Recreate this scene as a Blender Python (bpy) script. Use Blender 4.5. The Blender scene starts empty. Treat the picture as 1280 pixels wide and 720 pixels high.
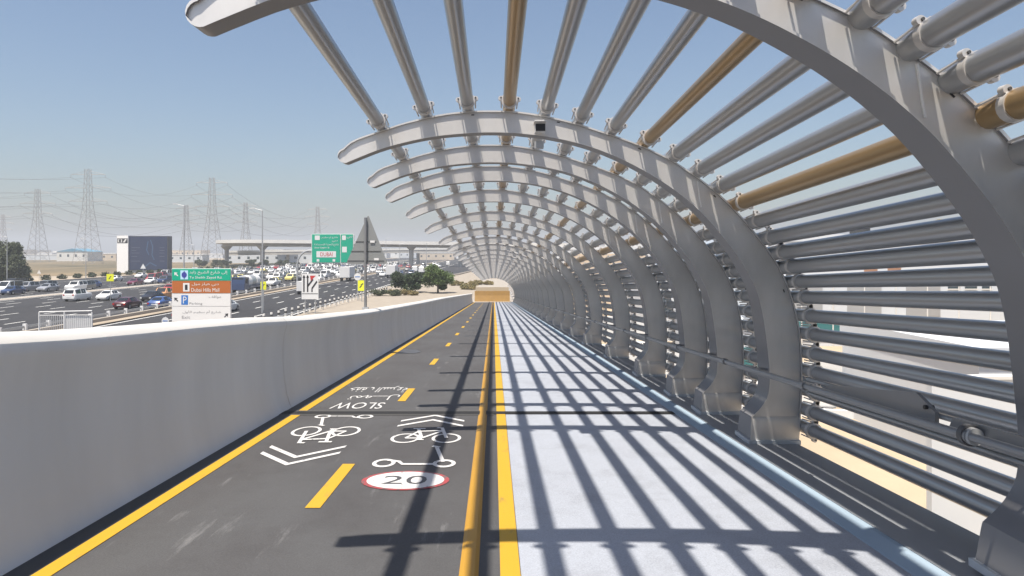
import bpy, math, random
from mathutils import Vector, Matrix
R = math.radians
random.seed(7)
sc = bpy.context.scene
col = sc.collection

# ------------------------------------------------------------------ materials
def mat(name, rgb, rough=.6, metal=0., noise=0., nscale=(1, 1, 1), rgb2=None, bump=0., bscale=40., spec=.5, detail=6, coat=0.):
    m = bpy.data.materials.new(name); m.use_nodes = True
    nt = m.node_tree; b = nt.nodes['Principled BSDF']
    b.inputs['Base Color'].default_value = (*rgb, 1)
    b.inputs['Roughness'].default_value = rough
    b.inputs['Metallic'].default_value = metal
    b.inputs['Specular IOR Level'].default_value = spec
    b.inputs['Coat Weight'].default_value = coat
    if noise or bump:
        tc = nt.nodes.new('ShaderNodeTexCoord')
    if noise:
        mp = nt.nodes.new('ShaderNodeMapping'); mp.inputs['Scale'].default_value = nscale
        nz = nt.nodes.new('ShaderNodeTexNoise'); nz.inputs['Detail'].default_value = detail
        nz.inputs['Scale'].default_value = 1.; nz.inputs['Roughness'].default_value = .6
        cr = nt.nodes.new('ShaderNodeValToRGB')
        c2 = rgb2 or tuple(c * (1 - noise) for c in rgb)
        cr.color_ramp.elements[0].position = .36; cr.color_ramp.elements[0].color = (*c2, 1)
        cr.color_ramp.elements[1].position = .64; cr.color_ramp.elements[1].color = (*rgb, 1)
        nt.links.new(tc.outputs['Object'], mp.inputs['Vector']); nt.links.new(mp.outputs[0], nz.inputs['Vector'])
        nt.links.new(nz.outputs[0], cr.inputs[0]); nt.links.new(cr.outputs[0], b.inputs['Base Color'])
    if bump:
        n2 = nt.nodes.new('ShaderNodeTexNoise'); n2.inputs['Scale'].default_value = bscale
        n2.inputs['Detail'].default_value = 4
        bp = nt.nodes.new('ShaderNodeBump'); bp.inputs['Strength'].default_value = bump; bp.inputs['Distance'].default_value = .01
        nt.links.new(tc.outputs['Object'], n2.inputs['Vector']); nt.links.new(n2.outputs[0], bp.inputs['Height'])
        nt.links.new(bp.outputs[0], b.inputs['Normal'])
    return m

def streaked(name, rgb, streak, rough, amount=.35, rgb2=None):
    """coating with soft patches and thin scuffs that run along the path"""
    m = mat(name, rgb, rough, noise=.1, nscale=(.9, .35, .9), rgb2=rgb2, bump=.25, bscale=160)
    nt = m.node_tree; b = nt.nodes['Principled BSDF']
    base = b.inputs['Base Color'].links[0].from_socket
    tc = nt.nodes.new('ShaderNodeTexCoord')
    mp = nt.nodes.new('ShaderNodeMapping'); mp.inputs['Scale'].default_value = (7, .9, 1)
    nz = nt.nodes.new('ShaderNodeTexNoise'); nz.inputs['Scale'].default_value = 1; nz.inputs['Detail'].default_value = 9; nz.inputs['Roughness'].default_value = .72
    cr = nt.nodes.new('ShaderNodeValToRGB'); cr.color_ramp.elements[0].position = .60; cr.color_ramp.elements[1].position = .74
    ml = nt.nodes.new('ShaderNodeMath'); ml.operation = 'MULTIPLY'; ml.inputs[1].default_value = amount
    mx = nt.nodes.new('ShaderNodeMix'); mx.data_type = 'RGBA'; mx.inputs['B'].default_value = (*streak, 1)
    L = nt.links.new
    L(tc.outputs['Object'], mp.inputs[0]); L(mp.outputs[0], nz.inputs[0]); L(nz.outputs[0], cr.inputs[0]); L(cr.outputs[0], ml.inputs[0])
    L(ml.outputs[0], mx.inputs['Factor']); L(base, mx.inputs['A']); L(mx.outputs['Result'], b.inputs['Base Color'])
    n3 = nt.nodes.new('ShaderNodeTexNoise'); n3.inputs['Scale'].default_value = 95; n3.inputs['Detail'].default_value = 3
    c3 = nt.nodes.new('ShaderNodeValToRGB'); c3.color_ramp.elements[0].position = .3; c3.color_ramp.elements[0].color = (.72, .72, .72, 1); c3.color_ramp.elements[1].position = .7; c3.color_ramp.elements[1].color = (1, 1, 1, 1)
    n4 = nt.nodes.new('ShaderNodeTexNoise'); n4.inputs['Scale'].default_value = 2.6; n4.inputs['Detail'].default_value = 7; n4.inputs['Roughness'].default_value = .65
    c4 = nt.nodes.new('ShaderNodeValToRGB'); c4.color_ramp.elements[0].position = .33; c4.color_ramp.elements[0].color = (.89, .885, .88, 1); c4.color_ramp.elements[1].position = .5; c4.color_ramp.elements[1].color = (1, 1, 1, 1)
    m1 = nt.nodes.new('ShaderNodeMix'); m1.data_type = 'RGBA'; m1.blend_type = 'MULTIPLY'; m1.inputs['Factor'].default_value = 1
    m2 = nt.nodes.new('ShaderNodeMix'); m2.data_type = 'RGBA'; m2.blend_type = 'MULTIPLY'; m2.inputs['Factor'].default_value = 1
    L(tc.outputs['Object'], n3.inputs[0]); L(tc.outputs['Object'], n4.inputs[0]); L(n3.outputs[0], c3.inputs[0]); L(n4.outputs[0], c4.inputs[0])
    L(mx.outputs['Result'], m1.inputs['A']); L(c3.outputs[0], m1.inputs['B']); L(m1.outputs['Result'], m2.inputs['A']); L(c4.outputs[0], m2.inputs['B']); L(m2.outputs['Result'], b.inputs['Base Color'])
    return m

def worn(name, rgb, under, scale=(16, 7, 7), lo=.58, hi=.66):
    m = mat(name, rgb, .62, noise=.1, nscale=scale, rgb2=under, detail=10, bump=.2, bscale=120)
    for n in m.node_tree.nodes:
        if n.type == 'VALTORGB':
            n.color_ramp.elements[0].position = 1 - hi; n.color_ramp.elements[1].position = 1 - lo
    return m
M = {}
M['asphalt_track'] = streaked('asphalt_track', (.078, .079, .083), (.21, .21, .215), .78, .6, (.062, .060, .063))
M['walk'] = streaked('walk_coating', (.375, .405, .465), (.29, .30, .335), .6, .3, (.355, .382, .438))
M['kerb'] = mat('kerb_coating', (.29, .37, .45), .9, spec=.15, noise=.08, nscale=(2, .6, 2))
M['plinth'] = mat('plinth_coating', (.25, .265, .29), .5, noise=.12, nscale=(2, .5, 2), bump=.2, bscale=90)
M['gutter'] = mat('gutter', (.035, .04, .048), .6, noise=.3, nscale=(3, .5, 3))
M['yellow'] = worn('yellow_paint', (.46, .275, .016), (.29, .19, .045), (12, 3, 6), .60, .74)
M['amber'] = mat('amber_paint', (.42, .225, .02), .5, noise=.18, nscale=(5, .5, 5))
M['white_mark'] = worn('white_marking', (.52, .52, .52), (.16, .16, .16), (22, 14, 7), .60, .68)
M['red_mark'] = worn('red_marking', (.30, .05, .055), (.12, .09, .09), (22, 14, 6), .5, .6)
M['black_mark'] = mat('black_marking', (.06, .06, .065), .6)
M['wall'] = mat('parapet_coating', (.74, .775, .80), .6, noise=.09, nscale=(1.4, 1.1, .22), bump=.10, bscale=3)
M['wall_top'] = mat('parapet_cap', (.55, .545, .53), .6, noise=.08, nscale=(2, .6, 2))
M['concrete'] = mat('concrete', (.46, .44, .41), .8, noise=.2, nscale=(.3, .3, .6))
M['rib'] = mat('rib_paint', (.77, .755, .735), .55, .92, noise=.13, nscale=(2.2, 2.2, .8))
M['rib_shade_and_edge'] = mat('rib_shade_and_edge', (.22, .22, .23), .45, .3)  # shade painted into the soffit, also the dark outline of the face recess
M['seam'] = mat('weld_seam', (.85, .85, .85), .5, 0)
M['plate'] = mat('base_plate_metal', (.50, .54, .58), .45, .3)
M['pipe'] = mat('pipe_paint', (.42, .43, .445), .30, .7, noise=.06, nscale=(3, .4, 3))
M['bronze'] = mat('pipe_bronze', (.42, .29, .15), .32, .65, noise=.1, nscale=(3, .4, 3))
M['clamp'] = mat('clamp_metal', (.60, .58, .56), .4, .4)
M['bolt'] = mat('bolt', (.10, .10, .10), .5, .5)
M['rail'] = mat('rail_metal', (.27, .275, .285), .34, .5)
M['darkmetal'] = mat('dark_metal', (.09, .09, .095), .45, .3)
M['galv'] = mat('galvanised', (.45, .46, .47), .45, .5)
M['white'] = mat('white_paint', (.66, .66, .66), .5)
M['offwhite'] = mat('offwhite', (.70, .69, .66), .7, noise=.1, nscale=(.2, .2, .5))
M['black'] = mat('black_plastic', (.02, .02, .022), .4)
M['hwy'] = mat('highway_asphalt', (.028, .028, .031), .85, noise=.22, nscale=(.35, .03, 1))
M['hwy_white'] = mat('lane_paint', (.72, .72, .70), .7)
M['sand'] = mat('sand', (.36, .305, .235), .95, noise=.22, nscale=(.05, .05, .05), detail=9)
M['sandlight'] = mat('sand_light', (.31, .27, .22), .95, noise=.15, nscale=(.6, .6, .6), detail=9, bump=.4, bscale=8)
M['yard'] = mat('yard_sand', (.42, .335, .235), .95, noise=.14, nscale=(.25, .2, .25), detail=9)
M['field'] = mat('dry_grass', (.20, .15, .085), .95, noise=.5, nscale=(.03, .015, .03), rgb2=(.07, .062, .03), detail=10)
M['verge'] = mat('verge_sand', (.36, .30, .23), .95, noise=.25, nscale=(.5, .1, .5), detail=8)
M['medcon'] = mat('median_concrete', (.38, .34, .29), .8, noise=.15, nscale=(.5, .1, .5))
M['hedge'] = mat('hedge', (.05, .07, .03), .9, noise=.5, nscale=(.5, .5, .5))
M['leaf'] = mat('leaf_dark', (.045, .075, .028), .7, noise=.55, nscale=(.9, .9, .9), rgb2=(.022, .04, .016))
M['leaf2'] = mat('leaf_fresh', (.10, .15, .035), .7, noise=.5, nscale=(.8, .8, .8), rgb2=(.045, .08, .02))
M['leafolive'] = mat('leaf_olive', (.085, .10, .05), .75, noise=.45, nscale=(.35, .35, .35), rgb2=(.04, .055, .028))
M['scrub'] = mat('dry_scrub', (.28, .22, .10), .9, noise=.45, nscale=(1, 1, 1), rgb2=(.15, .14, .06))
M['trunk'] = mat('bark', (.12, .09, .065), .9)
M['orange'] = mat('orange_barrier', (.36, .215, .07), .5, noise=.12, nscale=(2, 2, 2))
M['tan'] = mat('tan_board', (.45, .38, .28), .8)
M['sgreen'] = mat('sign_green', (0., .36, .22), .4)
M['sbrown'] = mat('sign_brown', (.42, .13, .035), .4)
M['swhite'] = mat('sign_white', (.70, .70, .70), .45)
M['sblue'] = mat('sign_blue', (.04, .17, .50), .4)
M['snavy'] = mat('sign_navy', (.05, .06, .30), .4)
M['sblack'] = mat('sign_black', (.03, .03, .035), .5)
M['sred'] = mat('sign_red', (.50, .04, .04), .5)
M['syel'] = mat('sign_yellow', (.78, .80, .03), .5)
M['sgrey'] = mat('sign_back', (.27, .28, .28), .5, .3)
M['glass'] = mat('car_glass', (.018, .022, .027), .08, 0, spec=.6)
M['tyre'] = mat('tyre', (.02, .02, .02), .8)
M['hub'] = mat('rim', (.40, .40, .41), .35, .7)
M['lamp'] = mat('lamp_glass', (.75, .75, .73), .2)
M['tail'] = mat('tail_glass', (.40, .015, .012), .25)
M['winglass'] = mat('window_glass', (.05, .07, .085), .12)
M['tealglass'] = mat('teal_glazing', (.05, .17, .18), .15)
M['bwhite'] = mat('render_white', (.60, .63, .66), .75, noise=.05, nscale=(.3, .3, .3))
M['bblue'] = mat('render_bluegrey', (.52, .58, .64), .7, noise=.05, nscale=(.3, .3, .3))
M['bbeige'] = mat('render_beige', (.62, .52, .40), .8, noise=.08, nscale=(.3, .3, .3))
M['bbrown'] = mat('render_brown', (.36, .20, .13), .8, noise=.15, nscale=(.5, .5, .5))
M['roofblue'] = mat('roof_blue', (.10, .26, .38), .5)
M['metalroof'] = mat('metal_roof', (.62, .61, .59), .5)
M['lattice'] = mat('lattice_steel', (.30, .29, .28), .6, .2)
M['wire'] = mat('wire', (.12, .12, .13), .6)
M['bollw'] = mat('bollard_white', (.72, .70, .66), .6)
M['bollb'] = mat('bollard_black', (.05, .05, .05), .6)

# ------------------------------------------------------------------ helpers
class MB:
    def __init__(s): s.v = []; s.f = []; s.mi = []; s.m = 0
    def add(s, vs, fs):
        n = len(s.v); s.v += [tuple(p) for p in vs]
        for f in fs: s.f.append([i + n for i in f]); s.mi.append(s.m)
    def box(s, x0, x1, y0, y1, z0, z1, sl=0.):
        vs = [(x, y, z - sl * y) for x in (x0, x1) for y in (y0, y1) for z in (z0, z1)]
        s.add(vs, [(0, 1, 3, 2), (4, 6, 7, 5), (0, 4, 5, 1), (2, 3, 7, 6), (0, 2, 6, 4), (1, 5, 7, 3)])
    def quad(s, a, b, c, d): s.add([a, b, c, d], [(0, 1, 2, 3)])
    def tube(s, a, b, r, n=10, r2=None, cap=True):
        a = Vector(a); b = Vector(b); d = (b - a).normalized(); r2 = r if r2 is None else r2
        u = d.cross(Vector((0, 0, 1)) if abs(d.z) < .9 else Vector((1, 0, 0))).normalized(); w = d.cross(u)
        vs = []
        for k in range(n):
            t = 2 * math.pi * k / n; o = u * math.cos(t) + w * math.sin(t)
            vs.append(a + o * r)
        for k in range(n):
            t = 2 * math.pi * k / n; o = u * math.cos(t) + w * math.sin(t)
            vs.append(b + o * r2)
        fs = [(k, (k + 1) % n, n + (k + 1) % n, n + k) for k in range(n)]
        if cap: fs += [tuple(range(n))[::-1], tuple(range(n, 2 * n))]
        s.add(vs, fs)
    def path(s, pts, r, n=8):
        for a, b in zip(pts, pts[1:]): s.tube(a, b, r, n)
    def prism(s, poly, f0, f1):
        """poly: list of 2D; f0/f1 map 2D -> 3D for the two faces"""
        n = len(poly)
        vs = [f0(p) for p in poly] + [f1(p) for p in poly]
        fs = [tuple(range(n)), tuple(range(2 * n - 1, n - 1, -1))] + [(k, n + k, n + (k + 1) % n, (k + 1) % n) for k in range(n)]
        s.add(vs, fs)
    def build(s, name, m, parent=None, smooth=False, ang=None):
        me = bpy.data.meshes.new(name); me.from_pydata(s.v, [], s.f); me.validate()
        ms = m if isinstance(m, (list, tuple)) else [m]
        for q in ms: me.materials.append(q)
        if len(ms) > 1:
            for p, i in zip(me.polygons, s.mi): p.material_index = i
        import bmesh
        bm = bmesh.new(); bm.from_mesh(me); bmesh.ops.recalc_face_normals(bm, faces=bm.faces); bm.to_mesh(me); bm.free()
        if smooth:
            me.polygons.foreach_set('use_smooth', [True] * len(me.polygons))
            try: me.set_sharp_from_angle(angle=R(ang or 35))
            except Exception: pass
        o = bpy.data.objects.new(name, me); col.objects.link(o)
        if parent: o.parent = parent
        return o

def tag(o, label=None, cat=None, group=None, kind=None):
    if label: o['label'] = label
    if cat: o['category'] = cat
    if group: o['group'] = group
    if kind: o['kind'] = kind
    return o
def empty(name, loc, label=None, cat=None, group=None, rz=0):
    o = bpy.data.objects.new(name, None); col.objects.link(o); o.location = loc; o.rotation_euler.z = rz
    o.empty_display_size = .2
    return tag(o, label, cat, group)
def kids(o): return [c for c in bpy.data.objects if c.parent == o]
def copy_tree(o, parent=None):
    c = o.copy(); col.objects.link(c); c.parent = parent
    for ch in kids(o): copy_tree(ch, c)
    return c
def S(o): return tag(o, kind='structure')

# Arabic shaping with presentation forms, visual order
_A4 = dict(zip('بتثجحخسشصضطظعغفقكلمنهي', [0xFE8F, 0xFE95, 0xFE99, 0xFE9D, 0xFEA1, 0xFEA5, 0xFEB1, 0xFEB5, 0xFEB9, 0xFEBD, 0xFEC1, 0xFEC5, 0xFEC9, 0xFECD, 0xFED1, 0xFED5, 0xFED9, 0xFEDD, 0xFEE1, 0xFEE5, 0xFEE9, 0xFEF1]))
_A2 = dict(zip('اأإدذرزوةى', [0xFE8D, 0xFE83, 0xFE87, 0xFEA9, 0xFEAB, 0xFEAD, 0xFEAF, 0xFEED, 0xFE93, 0xFEEF]))
def arab(t):
    out = []
    for i, c in enumerate(t):
        p = t[i - 1] if i else ' '; n = t[i + 1] if i + 1 < len(t) else ' '
        pj = p in _A4 or p == 'ـ'; nj = n in _A4 or n in _A2 or n == 'ـ'
        if c in _A4: out.append(chr(_A4[c] + ((3 if nj else 1) if pj else (2 if nj else 0))))
        elif c in _A2: out.append(chr(_A2[c] + (1 if pj else 0)))
        else: out.append(c)
    return ''.join(reversed(out))
def glyphs(text):
    """unit text as (verts2d, faces), fitted to the box 0..1 x 0..1"""
    c = bpy.data.curves.new('t', 'FONT'); c.body = text; c.resolution_u = 3
    o = bpy.data.objects.new('t', c); col.objects.link(o); bpy.context.view_layer.update()
    me = bpy.data.meshes.new_from_object(o.evaluated_get(bpy.context.evaluated_depsgraph_get()))
    vs = [(v.co.x, v.co.y) for v in me.vertices]; fs = [tuple(p.vertices) for p in me.polygons]
    bpy.data.objects.remove(o); bpy.data.curves.remove(c); bpy.data.meshes.remove(me)
    if not vs: return [], []
    x0 = min(v[0] for v in vs); x1 = max(v[0] for v in vs); y0 = min(v[1] for v in vs); y1 = max(v[1] for v in vs)
    return [((v[0] - x0) / (x1 - x0 or 1), (v[1] - y0) / (y1 - y0 or 1)) for v in vs], fs
def text_on(mb, text, f, x0, x1, y0, y1):
    vs, fs = glyphs(text)
    mb.add([f(x0 + (x1 - x0) * a, y0 + (y1 - y0) * b) for a, b in vs], fs)

# ------------------------------------------------------------------ bridge geometry
SL = .0533
def zd(y): return 5.5 - SL * y
Y0, Y1 = -64., 102.5
def strip(mb, x0, x1, y0, y1, dz):       # sheet that follows the deck
    mb.quad((x0, y0, zd(y0) + dz), (x1, y0, zd(y0) + dz), (x1, y1, zd(y1) + dz), (x0, y1, zd(y1) + dz))

m = MB()
m.prism([(-3.3, -.001), (3.3, -.001), (3.3, -.35), (1.9, -.95), (-1.9, -.95), (-3.3, -.35)],
        lambda p: (p[0], Y0, zd(Y0) + p[1]), lambda p: (p[0], Y1, zd(Y1) + p[1]))
S(m.build('bridge_deck', M['concrete']))
m = MB(); strip(m, -2.91, .165, Y0, Y1, .004)
track = S(m.build('cycle_track', M['asphalt_track']))
m = MB(); strip(m, .165, 2.50, Y0, Y1, .004)
S(m.build('walkway', M['walk']))
m = MB(); strip(m, -2.915, -2.745, Y0, Y1, .008)
m.build('gutter_strip', M['gutter'], track)
m = MB(); m.prism([(2.49, .0), (2.50, .012), (2.60, .058), (2.63, .06), (2.63, 0)], lambda p: (p[0], Y0, zd(Y0) + p[1]), lambda p: (p[0], Y1, zd(Y1) + p[1]))
S(m.build('kerb', M['kerb']))
m = MB(); m.prism([(2.631, -.002), (2.631, .064), (3.24, .064), (3.26, .05), (3.30, .03), (3.30, -.002)], lambda p: (p[0], Y0, zd(Y0) + p[1]), lambda p: (p[0], Y1, zd(Y1) + p[1]))
S(m.build('rib_plinth', M['plinth']))
# expansion joint across the deck
m = MB(); strip(m, -2.92, 2.49, 9.84, 10.05, .013); S(m.build('expansion_joint', mat('joint_rubber', (.010, .010, .011), .8)))
m = MB(); strip(m, -2.92, .0, 10.05, 10.13, .011); strip(m, -2.92, .0, 9.77, 9.84, .011)
S(m.build('joint_filler', mat('joint_filler', (.07, .07, .07), .9)))
# painted lines
m = MB(); strip(m, -2.745, -2.625, Y0, Y1, .009); m.build('yellow_edge_line', M['yellow'], track)
m = MB(); strip(m, .04, .16, Y0, Y1, .009); m.build('yellow_edge_line', M['yellow'], track)
m = MB()
m.prism([(-.207, 0), (-.18, .012), (-.115, .014), (-.09, 0)], lambda p: (p[0], Y0, zd(Y0) + .005 + p[1]), lambda p: (p[0], Y1, zd(Y1) + .005 + p[1]))
m.build('raised_dividing_strip', M['amber'], track)
for k in range(-12, 17):
    y = 5.6 + 5.4 * k
    m = MB(); strip(m, -1.47, -1.35, y, y + 1.42, .009); m.build('lane_dash', M['yellow'], track)

def G(dz=.009): return lambda x, y: (x, y, zd(y) + dz)
def stroke(mb, pts, w, f, closed=False, sy=1.):
    """ribbon of width w along 2D points"""
    n = len(pts); q = pts + [pts[0]] if closed else pts
    L = []; Rr = []
    for i in range(n):
        a = pts[(i - 1) % n] if (closed or i) else pts[0]
        b = pts[(i + 1) % n] if (closed or i < n - 1) else pts[-1]
        dx, dy = b[0] - a[0], b[1] - a[1]; l = math.hypot(dx, dy) or 1
        nx, ny = -dy / l * w / 2, dx / l * w / 2 * sy
        L.append((pts[i][0] + nx, pts[i][1] + ny)); Rr.append((pts[i][0] - nx, pts[i][1] - ny))
    vs = [f(*p) for p in L] + [f(*p) for p in Rr]
    fs = [(i, (i + 1) % n, n + (i + 1) % n, n + i) for i in range(n if closed else n - 1)]
    mb.add(vs, fs)
def ell(cx, cy, rx, ry, n=40): return [(cx + rx * math.cos(2 * math.pi * k / n), cy + ry * math.sin(2 * math.pi * k / n)) for k in range(n)]

_lev = [0]
def sf(f, x0, x1, y0, y1, rot):
    """symbol frame: u 0..1, v 0..1 -> the deck; rot turns it round by half a turn"""
    def g(u, v, dz=0):
        if rot: u, v = 1 - u, 1 - v
        x = x0 + (x1 - x0) * u; y = y0 + (y1 - y0) * v
        return (x, y, zd(y) + .009 + _lev[0] * .0004)
    return g
def bicycle(x0, x1, y0, y1, rot):
    m = MB(); g = sf(None, x0, x1, y0, y1, rot); W = x1 - x0; H = y1 - y0
    def st(pts, w=.05, closed=False):
        _lev[0] += 1
        stroke(m, pts, w, g, closed, 1.25)
    st(ell(.21, .30, .185, .27), .045, True); st(ell(.79, .30, .185, .27), .045, True)
    st([(.21, .30), (.44, .30)]); st([(.44, .30), (.70, .78)]); st([(.21, .30), (.35, .74)], .04); st([(.35, .74), (.71, .80)])
    st([(.44, .30), (.33, .90)]); st([(.25, .92), (.43, .92)], .05); st([(.79, .30), (.68, .96)]); st([(.60, .98), (.70, .97)], .045)
    st([(.36, .18), (.48, .18)], .04); st([(.44, .30), (.42, .18)], .04)
    _lev[0] = 0
    return m.build('bicycle_symbol', M['white_mark'], track)
def scooter(x0, x1, y0, y1, rot):
    m = MB(); g = sf(None, x0, x1, y0, y1, rot)
    def st(pts, w=.05, closed=False):
        _lev[0] += 1
        stroke(m, pts, w, g, closed, 1.4)
    st(ell(.13, .17, .115, .15), .05, True); st(ell(.86, .15, .115, .14), .05, True)
    st([(.16, .30), (.30, .24), (.36, .12), (.74, .12)], .05); st([(.84, .22), (.70, .94)], .05); st([(.64, 1.), (.74, .93)], .05)
    _lev[0] = 0
    return m.build('scooter_symbol', M['white_mark'], track)
def chevrons(xc, hw, ys, rise, rot, t=.085):
    m = MB()
    s = -1 if rot else 1
    for y in ys:
        f = G()
        for q in (-1, 1):
            m.quad(f(xc, y), f(xc + q * hw, y - s * rise), f(xc + q * hw, y - s * rise - s * t), f(xc, y - s * t))
    return m.build('chevron_pair', M['white_mark'], track)
chevrons(-.79, .41, (9.80, 9.46), .42, False, .10)
bicycle(-1.18, -.37, 7.98, 8.86, False)
scooter(-1.18, -.37, 6.90, 7.82, False)
chevrons(-2.01, .41, (6.96, 7.26), .50, True, .10)
bicycle(-2.42, -1.60, 7.95, 8.95, True)
scooter(-2.40, -1.62, 9.0, 9.78, True)
# speed roundel
rd = MB(); rd.add([G()(*p) for p in ell(-.785, 6.42,   .39, .325)], [tuple(range(40))])
rd = rd.build('speed_roundel', M['red_mark'], track)
m = MB(); m.add([G(.0105)(*p) for p in ell(-.785, 6.42, .345, .288)], [tuple(range(40))]); m.build('roundel_disc', M['white_mark'], rd)
m = MB(); text_on(m, '20', G(.012), -.985, -.595, 6.28, 6.56); m.build('roundel_number', M['black_mark'], rd)
m = MB()
text_on(m, 'SLOW', lambda x, y: G()(x, y), -1.62, -2.36, 10.86, 10.30)
m.build('slow_lettering', M['white_mark'], track)
m = MB(); text_on(m, arab('تمهـــل'), G(), -1.50, -2.28, 11.68, 11.12); m.build('arabic_lettering', M['white_mark'], track)
m = MB(); text_on(m, arab('خفف السرعة'), G(), -1.48, -2.46, 12.75, 11.95); m.build('arabic_lettering', M['white_mark'], track)

# dark flat patch beside the yellow edge line
m = MB(); f = G(.012); m.add([f(*p) for p in [(-2.62, 19.2), (-2.1, 19.35), (-2.0, 19.9), (-2.2, 20.5), (-2.62, 20.7)]], [(0, 1, 2, 3, 4)])
m.build('dark_deck_patch', M['darkmetal'], track)

# ------------------------------------------------------------------ parapet
def top_add(y):
    T = [(-80, .05), (4, .05), (5.5, 0.), (7, -.01), (9.4, -.05), (11.5, -.11), (18, -.17), (30, -.16), (43, -.12), (200, -.10)]
    for (a, u), (b, v) in zip(T, T[1:]):
        if a <= y <= b: return u + (v - u) * (y - a) / (b - a)
    return 0.
prof = [(-2.912, -.02), (-2.95, .06), (-2.995, .22), (-3.03, .45), (-3.048, .72), (-3.050, .95), (-3.03, 1.13), (-3.0, 1.25), (-2.99, 1.29)]
cap = [(-2.99, 1.29), (-3.0, 1.335), (-3.04, 1.375), (-3.12, 1.40), (-3.22, 1.40), (-3.31, 1.385), (-3.36, 1.33), (-3.37, 1.20)]
back = [(-3.37, 1.20), (-3.36, .4), (-3.36, -.75), (-3.30, -.75)]
par = empty('parapet_wall', (-3.1, 0, zd(0)), 'long smooth grey concrete parapet with pale rounded top along the cycle track', 'wall')
def ploft(pr, y0, y1, name, mt, parent):
    m = MB(); ys = [y0 + (y1 - y0) * k / 8 for k in range(9)]
    for y in ys:
        for (x, h) in pr:
            a = top_add(y) * max(0, h) / 1.3
            m.v.append((x + 3.1, y, zd(y) + h + a - zd(0)))
    n = len(pr)
    for i in range(8):
        for j in range(n - 1):
            m.f.append([i * n + j, i * n + j + 1, (i + 1) * n + j + 1, (i + 1) * n + j]); m.mi.append(0)
    return m.build(name, mt, parent, True, 60)
yy = [-64, -40, -20, 2.0, 10.42, 22, 34, 46, 58, 70, 82, 94, 102.4]
for a, b in zip(yy, yy[1:]):
    w_ = ploft(prof + cap[1:2], a + .006, b - .006, 'wall_panel', M['wall'], par)
    ploft(cap[1:] + back[1:], a + .006, b - .006, 'coping', M['wall_top'], w_)

# ------------------------------------------------------------------ arch ribs
s_ = 7.7 / 900
def P(px, py): return ((px - 617) * s_, 1.7 + (363 - py) * s_)
outer_px = [(429, 185.5), (443, 174.5), (478, 162.5), (503, 154), (529, 147.5), (556, 142), (584, 139), (610, 138), (638, 138.7), (661, 141), (685, 145.3), (708, 150.5), (731, 157), (760, 166.5), (790, 177), (816, 188), (842, 201), (862, 214), (881, 227.5), (902, 245), (924, 267), (946, 293), (969, 324), (982, 349), (991, 373), (997, 396), (1001, 420), (1003, 450), (1003.5, 475), (1003, 490), (1002.5, 500), (1001.5, 510), (1001, 520), (1001, 523), (1000, 536), (999, 550)]
inner_px = [(433, 203.5), (446, 198), (474, 187), (502, 179), (529, 173), (556, 169), (584, 166.7), (610, 165.5), (638, 166), (661, 168), (685, 171), (708, 175.5), (731, 181.5), (752, 188.5), (775, 198), (797, 209), (820, 222), (841, 236), (861, 251.5), (881, 270), (902, 294), (922, 320), (938, 347), (947, 367), (953, 391), (957.5, 420), (960.5, 447), (962, 466), (962, 482), (959, 497), (950, 511), (939.5, 521), (939, 523), (938.5, 536), (938, 550)]
def arclen(p):
    L = [0]
    for a, b in zip(p, p[1:]): L.append(L[-1] + math.dist(a, b))
    return L
def cr(p, n):
    """Catmull-Rom through p, n samples equal in index space"""
    out = []
    for k in range(n):
        t = k / (n - 1) * (len(p) - 1); i = min(int(t), len(p) - 2); u = t - i
        p0 = p[max(i - 1, 0)]; p1 = p[i]; p2 = p[i + 1]; p3 = p[min(i + 2, len(p) - 1)]
        out.append(tuple(.5 * (2 * b + (c - a) * u + (2 * a - 5 * b + 4 * c - d) * u * u + (3 * b - a - 3 * c + d) * u ** 3) for a, b, c, d in zip(p0, p1, p2, p3)))
    return out
NS = 90
OUT = [P(*p) for p in cr(outer_px, NS)]; INN = [P(*p) for p in cr(inner_px, NS)]
# rounded tip
o0 = Vector(OUT[0]); i0 = Vector(INN[0]); c0 = (o0 + i0) / 2; rr = (o0 - i0) / 2; dirt = Vector((rr.y, -rr.x)); 
if dirt.x > 0: dirt = -dirt
tipO = []; tipI = []
for a in (88, 70, 50, 32, 15):
    ca, sa = math.cos(R(a)), math.sin(R(a))
    tipO.append(tuple(c0 + rr * ca + dirt * sa)); tipI.append(tuple(c0 - rr * ca + dirt * sa))
OUT2 = tipO + OUT; INN2 = tipI + INN
NT = len(OUT2)
def depth(t): return .17 + .17 * min(1, t / .75) ** 1.5
def lerp(a, b, t): return (a[0] + (b[0] - a[0]) * t, a[1] + (b[1] - a[1]) * t)
m = MB()
for k in range(NT):
    O, I = OUT2[k], INN2[k]; w = math.dist(O, I) or .001; e = min(.018 / w, .45); t = k / (NT - 1); d = depth(t)
    if t > .93: d = d + .06 * (t - .93) / .07
    rcs = .02
    if k >= NT - 8: rcs = .02 * max(0, (NT - 5 - k) / 3) if k < NT - 5 else 0.0
    Oe, Ie = lerp(O, I, e), lerp(I, O, e)
    for (q, y) in ((O, 0), (Oe, 0), (Oe, rcs), (Ie, rcs), (Ie, 0), (I, 0), (I, d), (O, d)):
        m.v.append((q[0], y, q[1]))
for k in range(NT - 1):
    for j in range(8):
        j2 = (j + 1) % 8
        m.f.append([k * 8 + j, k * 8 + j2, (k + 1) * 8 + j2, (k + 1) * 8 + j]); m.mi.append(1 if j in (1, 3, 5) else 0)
m.f.append(list(range(8))); m.mi.append(0); m.f.append([(NT - 1) * 8 + j for j in range(8)]); m.mi.append(0)
import bmesh
rib0 = empty('arch_rib', (0, 0, 0))
arch = m.build('arch', [M['rib'], M['rib_shade_and_edge']], rib0, True, 32)
for p in arch.data.polygons: pass
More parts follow.
